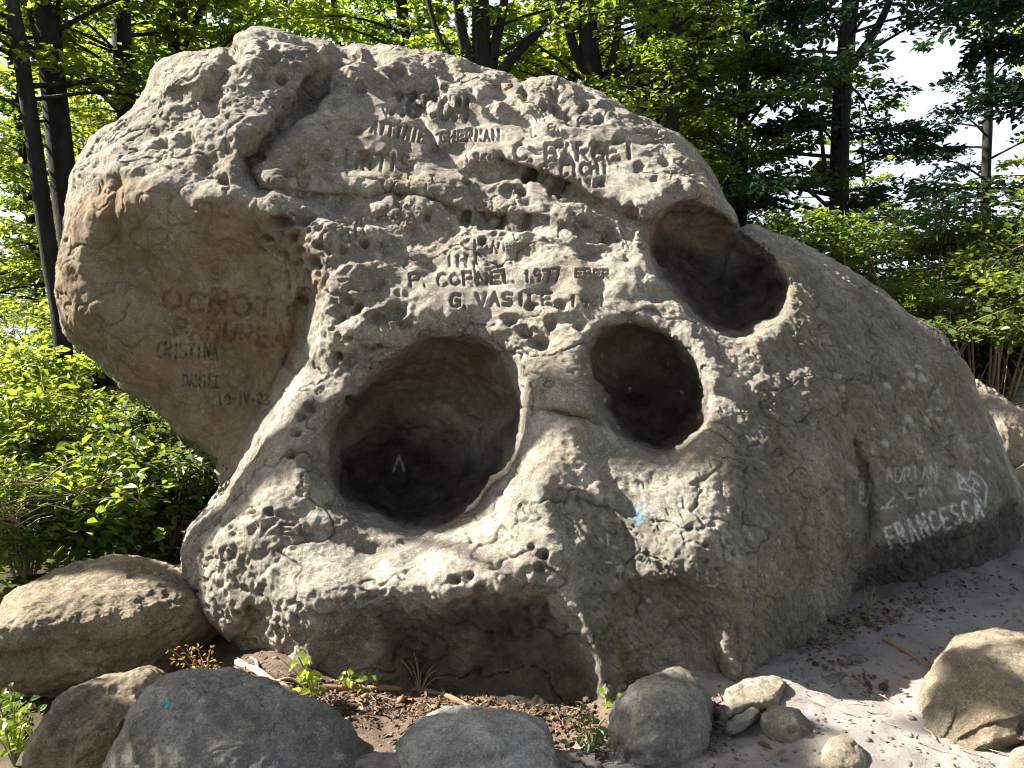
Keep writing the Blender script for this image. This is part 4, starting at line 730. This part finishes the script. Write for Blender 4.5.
# --- shrubs
def shrub(name, label, x, d, h, wdt, nst, leafmat, seed, group, size=.06, dens=26, leafy=0.25, cat='shrub', twigs=True, bare=0):
    rs = np.random.RandomState(seed); X = float((x-CX)/F*d); z = float(ground_z(np.array([X]), np.array([d]))[0]); tb = Tubes(); Ps = []
    for s in range(nst):
        a = rs.uniform(0, 6.283); o = np.array([math.cos(a), math.sin(a), 0]); b = o*rs.uniform(0, .15)*wdt; hh = h*rs.uniform(.55, 1.05); sp = wdt*rs.uniform(.2, 1.0)
        pl = curve([b, b+o*sp*.25+[0, 0, hh*.5], b+o*sp*.65+[rs.uniform(-.1, .1), rs.uniform(-.1, .1), hh*.88], b+o*sp*1.0+[0, 0, hh*rs.uniform(.75, 1.0)]], 12); tb.add(pl, np.linspace(.006+.004*h, .002, 12), 5)
        for q in range(int(7+4*h)):
            t = rs.uniform(leafy, 1); i = min(int(t*11), 10); p = pl[i]; a2 = rs.uniform(0, 6.283); d2 = unit(np.array([math.cos(a2), math.sin(a2), rs.uniform(-.1, .6)])+o*.4); l2 = rs.uniform(.18, .42)*(.5+.35*h)
            tb.add([p, p+d2*l2*.5+[0, 0, .02], p+d2*l2], [.004, .003, .0015], 4); Ps.append(sprays(rs, p, d2, l2, dens, size, .035, .45))
    for s in range(bare):
        a = rs.uniform(0, 6.283); o = np.array([math.cos(a), math.sin(a), 0]); p = o*rs.uniform(0, .7)*wdt+[0, 0, rs.uniform(.1, .6)*h*.6]; q = p+unit(rs.normal(0, 1, 3)*[1, .6, .8])*rs.uniform(.3, .8); tb.add([p, (p+q)/2+rs.normal(0, .05, 3), q], [.009, .007, .004], 5)
    P, N, D, S = [np.concatenate(v_) for v_ in zip(*Ps)]; P[:, 2] = np.maximum(P[:, 2], .02); N = unit(N+rs.normal(0, .25, N.shape))
    kp = lets_sun(P+[X, d, z]) if d < 7 else np.ones(len(P), bool)
    t = root(name, (X, d, z), label, cat, group); link('stems', tb.mesh('stems'), TWIG, t); link('foliage', leaf_mesh('foliage', P[kp], N[kp], D[kp], S[kp]), leafmat, t); return t
UL = 'undergrowth shrubs left of the rock'
for i, (x, d, h, wd, mt, lb) in enumerate([(15, 4.9, .75, .55, L_SHRUB, 'bright leafy shrub at the left edge just above the broad tan boulder'), (95, 5.2, .85, .6, L_SHRUB, 'glossy green shrub rising behind the top of the broad tan boulder'), (165, 5.6, .85, .55, L_SHRUB2, 'dense shrub tucked under the overhanging left side of the hollowed rock'),
   (-30, 5.8, 1.2, .8, L_YEL, 'yellow green shrub cut by the left edge at half height'), (55, 6.3, 1.15, .8, L_SHRUB, 'broad sunlit shrub in front of the slim leaning trunk'), (130, 6.6, 1.0, .7, L_SHRUB2, 'shady shrub below the lowest lip of the overhang'), (205, 6.6, .9, .6, L_SHRUB2, 'shrub showing in the gap where the overhang meets the rock foot'),
   (10, 7.4, 1.5, .9, L_YEL, 'tall pale shrub left of both leaning trunks'), (95, 7.6, 1.0, .8, L_SHRUB, 'leafy shrub around the feet of the leaning trunks'), (-40, 9.0, 2.2, 1.1, L_YEL, 'tallest pale shrub at the left edge, behind the others'), (60, 9.8, 1.9, 1.0, L_YEL, 'light green shrub glimpsed between the leaning trunks'), (20, 11.5, 2.6, 1.2, L_YEL, 'far lit shrub at the far left below the canopy'), (110, 11.0, 2.4, 1.2, L_YEL, 'far lit shrub beside the upper left corner of the rock')]):
    shrub('leafy_shrub', lb, x, d, h, wd, 12, mt, 100+i, UL, (.052, .085, .066, .06, .074)[i % 5] if d < 7 else .078, (30, 16, 24, 26, 20)[i % 5])
UR = 'shrubs behind the right end of the rock'
for i, (x, d, h, wd, mt, lb, br) in enumerate([(770, 9.2, 2.7, 1.0, L_SHRUB2, 'dark shrub directly behind the saddle right of the top hollow', 0), (850, 8.9, 2.75, 1.1, L_SHRUB, 'tall green shrub behind the long sloping back of the rock', 4), (925, 8.6, 2.6, 1.1, L_SHRUB, 'sunlit shrub with glossy leaves above the right back of the rock', 45), (985, 8.2, 2.55, 1.0, L_SHRUB2, 'shrub with tangled bare twigs above the cream boulder', 90), (1050, 8.0, 2.7, 1.1, L_SHRUB, 'leafy shrub cut by the right edge over the rounded grey boulder', 70), (900, 10.5, 2.6, 1.3, L_SHRUB2, 'shaded shrub behind the others below the dark layered tree', 0), (1010, 10.5, 2.6, 1.3, L_SHRUB2, 'shaded shrub low behind the bare twigs at the right', 0), (800, 11.5, 2.6, 1.3, L_SHRUB2, 'deep green shrub under the loose layered tree', 0)]):
    shrub('leafy_shrub', lb, x, d, h*1.16, wd, 13, mt, 140+i, UR, .075, 24, .66 if br > 20 else .42, bare=br)
for i, (x, d, h, lb) in enumerate([(955, 9.6, 1.5, 'low dark thicket behind the bare twigs beside the right back of the rock'), (1010, 9.8, 1.6, 'low dark thicket behind the bare twigs above the cream boulder'), (1065, 9.5, 1.5, 'low dark thicket cut by the right edge behind the bare twigs'), (985, 11.5, 2.0, 'deep shaded thicket furthest back behind the bare twigs')]):
    shrub('leafy_shrub', lb, x, d, h, .85, 13, L_DARK, 170+i, UR, .085, 30, .08)
# --- low ground cover between the shrubs
rs = np.random.RandomState(9); n = 9000; X = rs.uniform(-6.5, -1.75, n); Y = rs.uniform(3.6, 9.5, n); kk = (X < -1.9-.0*Y) & ~((X > -3.1) & (Y < 4.9) & (Y > 3.0)); X, Y = X[kk], Y[kk]
Z = ground_z(X, Y)+rs.uniform(.02, .32, len(X)); P = np.stack([X, Y, Z], 1); P2 = np.stack([rs.uniform(2.6, 9, 4000), rs.uniform(7.0, 10, 4000), np.zeros(4000)], 1); P2[:, 2] = ground_z(P2[:, 0], P2[:, 1])+rs.uniform(.02, .25, 4000); P = np.concatenate([P, P2]); n = len(P)
gc = link('ground_cover', leaf_mesh('ground_cover', P, unit(np.array([0, 0, 1.0])+rs.normal(0, .4, (n, 3))), rs.normal(0, 1, (n, 3)), rs.uniform(.04, .085, n)), L_SHRUB); gc['kind'] = 'stuff'
# ------------------------------------------------------------------ sticks, plants, litter
def gpts(x, y, lift=0.0):
    """points of the ground seen at picture positions"""
    dr = at(x, y, np.ones(np.shape(x)))-CAM; t = 1.6/np.maximum(-dr[:, 2], 1e-3)
    for _ in range(8): p = CAM+dr*t[:, None]; t = (ground_z(p[:, 0], p[:, 1])-1.6)/dr[:, 2]
    p = CAM+dr*t[:, None]; p[:, 2] += lift; return p
def gpt(x, y, lift=0.0): return gpts(np.array([x]), np.array([y]), lift)[0]
def stick(name, label, pl, rpx, col, sides=7, forks=(), lift=0.0):
    pts = np.array([gpt(x, y) for x, y in pl]); d = pts[:, 1].mean(); r = rpx*d/F; pts[:, 2] += r*.6+lift; o = pts[0].copy(); tb = Tubes(); c = curve(pts, 18); c += RNG.normal(0, r*.12, c.shape); tb.add(c, np.linspace(r*1.1, r*.65, 18)*(1+.12*np.sin(np.arange(18)*1.9)), sides, .08)
    for fk in forks: q = curve(np.array([gpt(x, y, r*.8) for x, y in fk]), 8); tb.add(q, np.linspace(r*.6, r*.25, 8), 6)
    k = NM('stick_bark'); g = k.coord(); m = k.fin(k.mix(k.noise(g, 30, 5, .7), tuple(.55*q for q in col), col), .85, k.bump(k.noise(g, 80, 4, .7), .5, .01), .2)
    return tag(link(name, tb.mesh(name, o), m, loc=tuple(o)), label, 'stick')
stick('fallen_branch', 'reddish brown fallen branch lying on the dirt along the foot of the hollowed rock', [(322,690),(345,690),(372,690),(400,691),(430,694),(452,700),(474,712)], 3.6, (.34, .20, .13), forks=[[(445,697),(440,688),(430,684)]])
stick('root_piece', 'pale forked piece of root beside the blue grey boulder', [(238,664),(252,671),(264,677),(276,685),(292,690)], 4, (.45, .36, .27), forks=[[(258,674),(256,664),(250,660)], [(276,685),(290,682),(306,690)]])
stick('stick', 'short brown stick on the shaded sand pointing at the big tan boulder', [(884,640),(896,647),(912,657),(930,668)], 2.6, (.30, .22, .13))
stick('twig', 'thin reddish twig on the sunlit sand below the big tan boulder', [(940,728),(962,733),(985,740),(1012,748)], 1.3, (.30, .13, .08), forks=[[(975,737),(985,733),(998,735)]])
stick('twig', 'dark bent twig lying on the dirt between the branch and the low pale grey boulder', [(400,735),(418,722),(440,716),(470,712)], 1.0, (.16, .10, .07))
def plant(name, label, x, y, tops, mat, size, n, seed, wid=.75, group=None, cat='plant'):
    rs = np.random.RandomState(seed); b = gpt(x, y); d = b[1]; tb = Tubes(); P, N, D, S = [], [], [], []
    for tx, ty in tops:
        t = at(tx, ty, d*FWD[1]-b[2]*FWD[2]*0+.12)+rs.normal(0, .02, 3); t[1] = d+rs.uniform(-.04, .06); e = t-b; c = curve([np.zeros(3), e*.5+[0, 0, .03], e], 8); tb.add(c, np.linspace(.004, .0018, 8), 5)
        for q in range(n):
            u = rs.uniform(.3, 1.02); p = e*u+rs.normal(0, .008, 3); a = rs.uniform(0, 6.283); dd = np.array([math.cos(a), math.sin(a), rs.uniform(-.3, .5)]); P.append(p+dd*.012); D.append(dd); N.append(unit(np.array([0, -.35, 1.0])+rs.normal(0, .45, 3))); S.append(size*rs.uniform(.6, 1.15))
    t = root(name, tuple(b), label, cat, group); link('stem', tb.mesh('stem'), TWIG, t); link('foliage', leaf_mesh('foliage', np.array(P), np.array(N), np.array(D), np.array(S), wid, rs=rs), mat, t); return t
L_LIME = leaf_material('lime_leaf', (.14, .24, .03), (.26, .33, .04), (.18, .28, .035), (.45, .6, .06), .5, .4)
L_GOLD = leaf_material('golden_leaf', (.28, .17, .04), (.40, .30, .07), (.33, .22, .05), (.5, .33, .06), .35, .6)
plant('sapling', 'yellow green sapling in the sun at the foot of the hollowed rock', 316, 706, [(290,648),(298,655),(310,668),(318,680),(303,690),(284,660)], L_LIME, .052, 6, 1)
plant('fern', 'golden dry fern sprouting between the tan boulder and the hollowed rock', 206, 690, [(172,640),(185,642),(196,646),(207,652),(216,660),(180,652),(200,665),(224,668)], L_GOLD, .026, 22, 2, .4)
plant('seedling', 'pale round leaved seedling right of the yellow green sapling', 350, 692, [(338,676),(350,674),(358,680),(334,684)], L_LIME, .04, 4, 3, .85)
plant('seedling', 'small seedling with green leaves against the foot of the rock above the branch', 375, 690, [(366,672),(376,670),(386,676)], L_SHRUB, .035, 5, 4, .8)
plant('grass_tuft', 'dark grass tuft behind the fallen branch', 420, 694, [(x, y) for x, y in zip(range(398, 448, 5), (672, 664, 668, 660, 666, 662, 670, 664, 672, 676))], L_DARK, .05, 4, 5, .14, cat='grass')
plant('weed', 'dark leafy weed growing left of the upright grey boulder', 592, 752, [(578,715),(590,706),(602,712),(585,728),(606,730),(574,738),(596,724)], L_SHRUB2, .035, 9, 6, .6)
plant('weed', 'little green weed where the sharp rock edge meets the ground', 606, 706, [(600,690),(610,688),(614,696)], L_LIME, .035, 4, 7, .8)
plant('weed', 'tiny weed beside the low pale grey boulder', 526, 722, [(520,706),(528,702),(534,710)], L_SHRUB, .025, 4, 8, .7)
plant('weed', 'bright weed at the bottom left corner beside the ridged brown boulder', 14, 766, [(2,700),(16,690),(28,705),(8,725),(34,730),(20,715),(-6,735),(26,748)], L_LIME, .05, 10, 9, .7)
plant('weed', 'leafy weed at the left edge under the broad tan boulder', 6, 735, [(-6,690),(6,684),(18,690),(30,700),(0,705),(38,712)], L_SHRUB, .05, 9, 10, .7)
plant('grass_tuft', 'sparse grass tuft on the leaf litter at the right foot of the rock', 868, 615, [(856,600),(862,596),(868,598),(876,594),(882,602)], L_SHRUB2, .04, 3, 11, .14, cat='grass')
rs = np.random.RandomState(12)
def litter_at(regs):
    X, Y = [], []
    for x0, y0, x1, y1, n in regs:
        t = rs.uniform(0, 1, n); X.append(x0+(x1-x0)*t+rs.normal(0, 9, n)); Y.append(y0+(y1-y0)*t+rs.normal(0, 8, n))
    X = np.concatenate(X); return gpts(X, np.concatenate(Y), rs.uniform(.004, .016, len(X)))
P = litter_at([(790,648,935,592,330), (930,598,1024,575,90), (712,700,708,750,160), (330,705,470,715,420), (470,712,600,715,260), (240,672,330,700,220), (570,705,605,760,120), (20,720,60,768,80), (300,720,480,740,120)])
P2 = np.stack([rs.uniform(.5, 3.0, 260), rs.uniform(2.7, 4.6, 260), np.zeros(260)], 1); P2[:, 2] = ground_z(P2[:, 0], P2[:, 1])+.006; P = np.concatenate([P, P2]); n = len(P)
k = NM('dead_leaf'); r = k.n('NewGeometry').outputs['Random Per Island']; LITTER = k.fin(k.ramp(r, 0, 1, (.035, .024, .017), (.25, .17, .105), (.6, (.115, .068, .04))), .75, None, .25)
ws = rs.normal(0, .45, (n, 3)); o = link('leaf_litter', leaf_mesh('leaf_litter', P, unit(np.array([0, 0, 1.0])+rs.normal(0, .3, (n, 3))), rs.normal(0, 1, (n, 3)), np.clip(rs.lognormal(-3.85, .55, n), .007, .06), .5, .2), LITTER); o['kind'] = 'stuff'
tb = Tubes()
for x0, y0, x1, y1, n in [(330,700,600,715,70), (790,650,930,600,30), (240,676,330,700,25), (700,650,1000,760,25)]:
    t = rs.uniform(0, 1, n); q = gpts(x0+(x1-x0)*t+rs.normal(0, 12, n), y0+(y1-y0)*t+rs.normal(0, 9, n), .01)
    for p in q: a = rs.uniform(0, 6.283); l = rs.uniform(.03, .12); e = np.array([math.cos(a), math.sin(a), rs.uniform(-.05, .12)])*l; tb.add([p, p+e*.5+rs.normal(0, .004, 3), p+e], [.003, .0025, .0012], 4)
o = link('twig_litter', tb.mesh('twig_litter'), TWIG); o['kind'] = 'stuff'
# gravel: crumbs of stone and bark
def crumbs(name, P, size, mat, sd):
    rs = np.random.RandomState(sd); ico = np.array([(0,0,1),(.9,0,.3),(.28,.85,.3),(-.72,.53,.3),(-.72,-.53,.3),(.28,-.85,.3),(.6,.5,-.5),(-.25,.8,-.5),(-.8,0,-.5),(-.25,-.8,-.5),(.6,-.5,-.5)]); n = len(P)
    f = [(0,1,2),(0,2,3),(0,3,4),(0,4,5),(0,5,1),(1,6,2),(2,7,3),(3,8,4),(4,9,5),(5,10,1),(2,6,7),(3,7,8),(4,8,9),(5,9,10),(1,10,6)]
    a = rs.uniform(0, 6.283, n); s = size[:, None]*rs.uniform(.6, 1.3, (n, 3))*[1, .8, .55]; q = ico[None]*(1+rs.uniform(-.22, .22, (n, 11, 1)))*s[:, None]
    q = np.stack([q[..., 0]*np.cos(a)[:, None]-q[..., 1]*np.sin(a)[:, None], q[..., 0]*np.sin(a)[:, None]+q[..., 1]*np.cos(a)[:, None], q[..., 2]], -1)+P[:, None]
    F3 = (np.arange(n)[:, None, None]*11+np.array(f)[None]).reshape(-1, 3); return link(name, mesh(name, q.reshape(-1, 3), F3, True), mat)
n = 3200; P = np.stack([rs.uniform(-1.6, 3.6, n), 2.6+rs.beta(1, 1.6, n)*2.4, np.zeros(n)], 1); P[:, 2] = ground_z(P[:, 0], P[:, 1])+.001
o = crumbs('gravel', P, rs.gamma(2.0, .0028, n)+.002, M_GREY, 4); o['kind'] = 'stuff'
P = litter_at([(330,700,600,712,300), (800,645,930,600,120), (820,660,880,690,60), (480,730,610,745,90)]); o = crumbs('bark_crumbs', P, rs.gamma(2, .0035, len(P))+.003, LITTER, 5); o['kind'] = 'stuff'
for x, y, r, lb in [(342,757,.024,'small pale pebble on the slope of the blue grey boulder'), (816,733,.02,'small cream pebble right of the squat angular stone'), (497,722,.016,'dark little pebble at the back of the low pale grey boulder'), (765,692,.018,'round pebble on the sand beside the cream slab'), (738,756,.016,'grey pebble on the sand below the squat angular stone')]:
    p = gpt(x, y, .006) if x != 342 else at(342, 757, 2.66); V, Q = None, None
    c = crumbs('pebble', np.zeros((1, 3)), np.array([r]), M_PALE if 'pale' in lb or 'cream' in lb else M_GREY, int(x)); md = c.modifiers.new('round', 'SUBSURF'); md.levels = md.render_levels = 2; c.location = tuple(p); tag(c, lb, 'pebble')
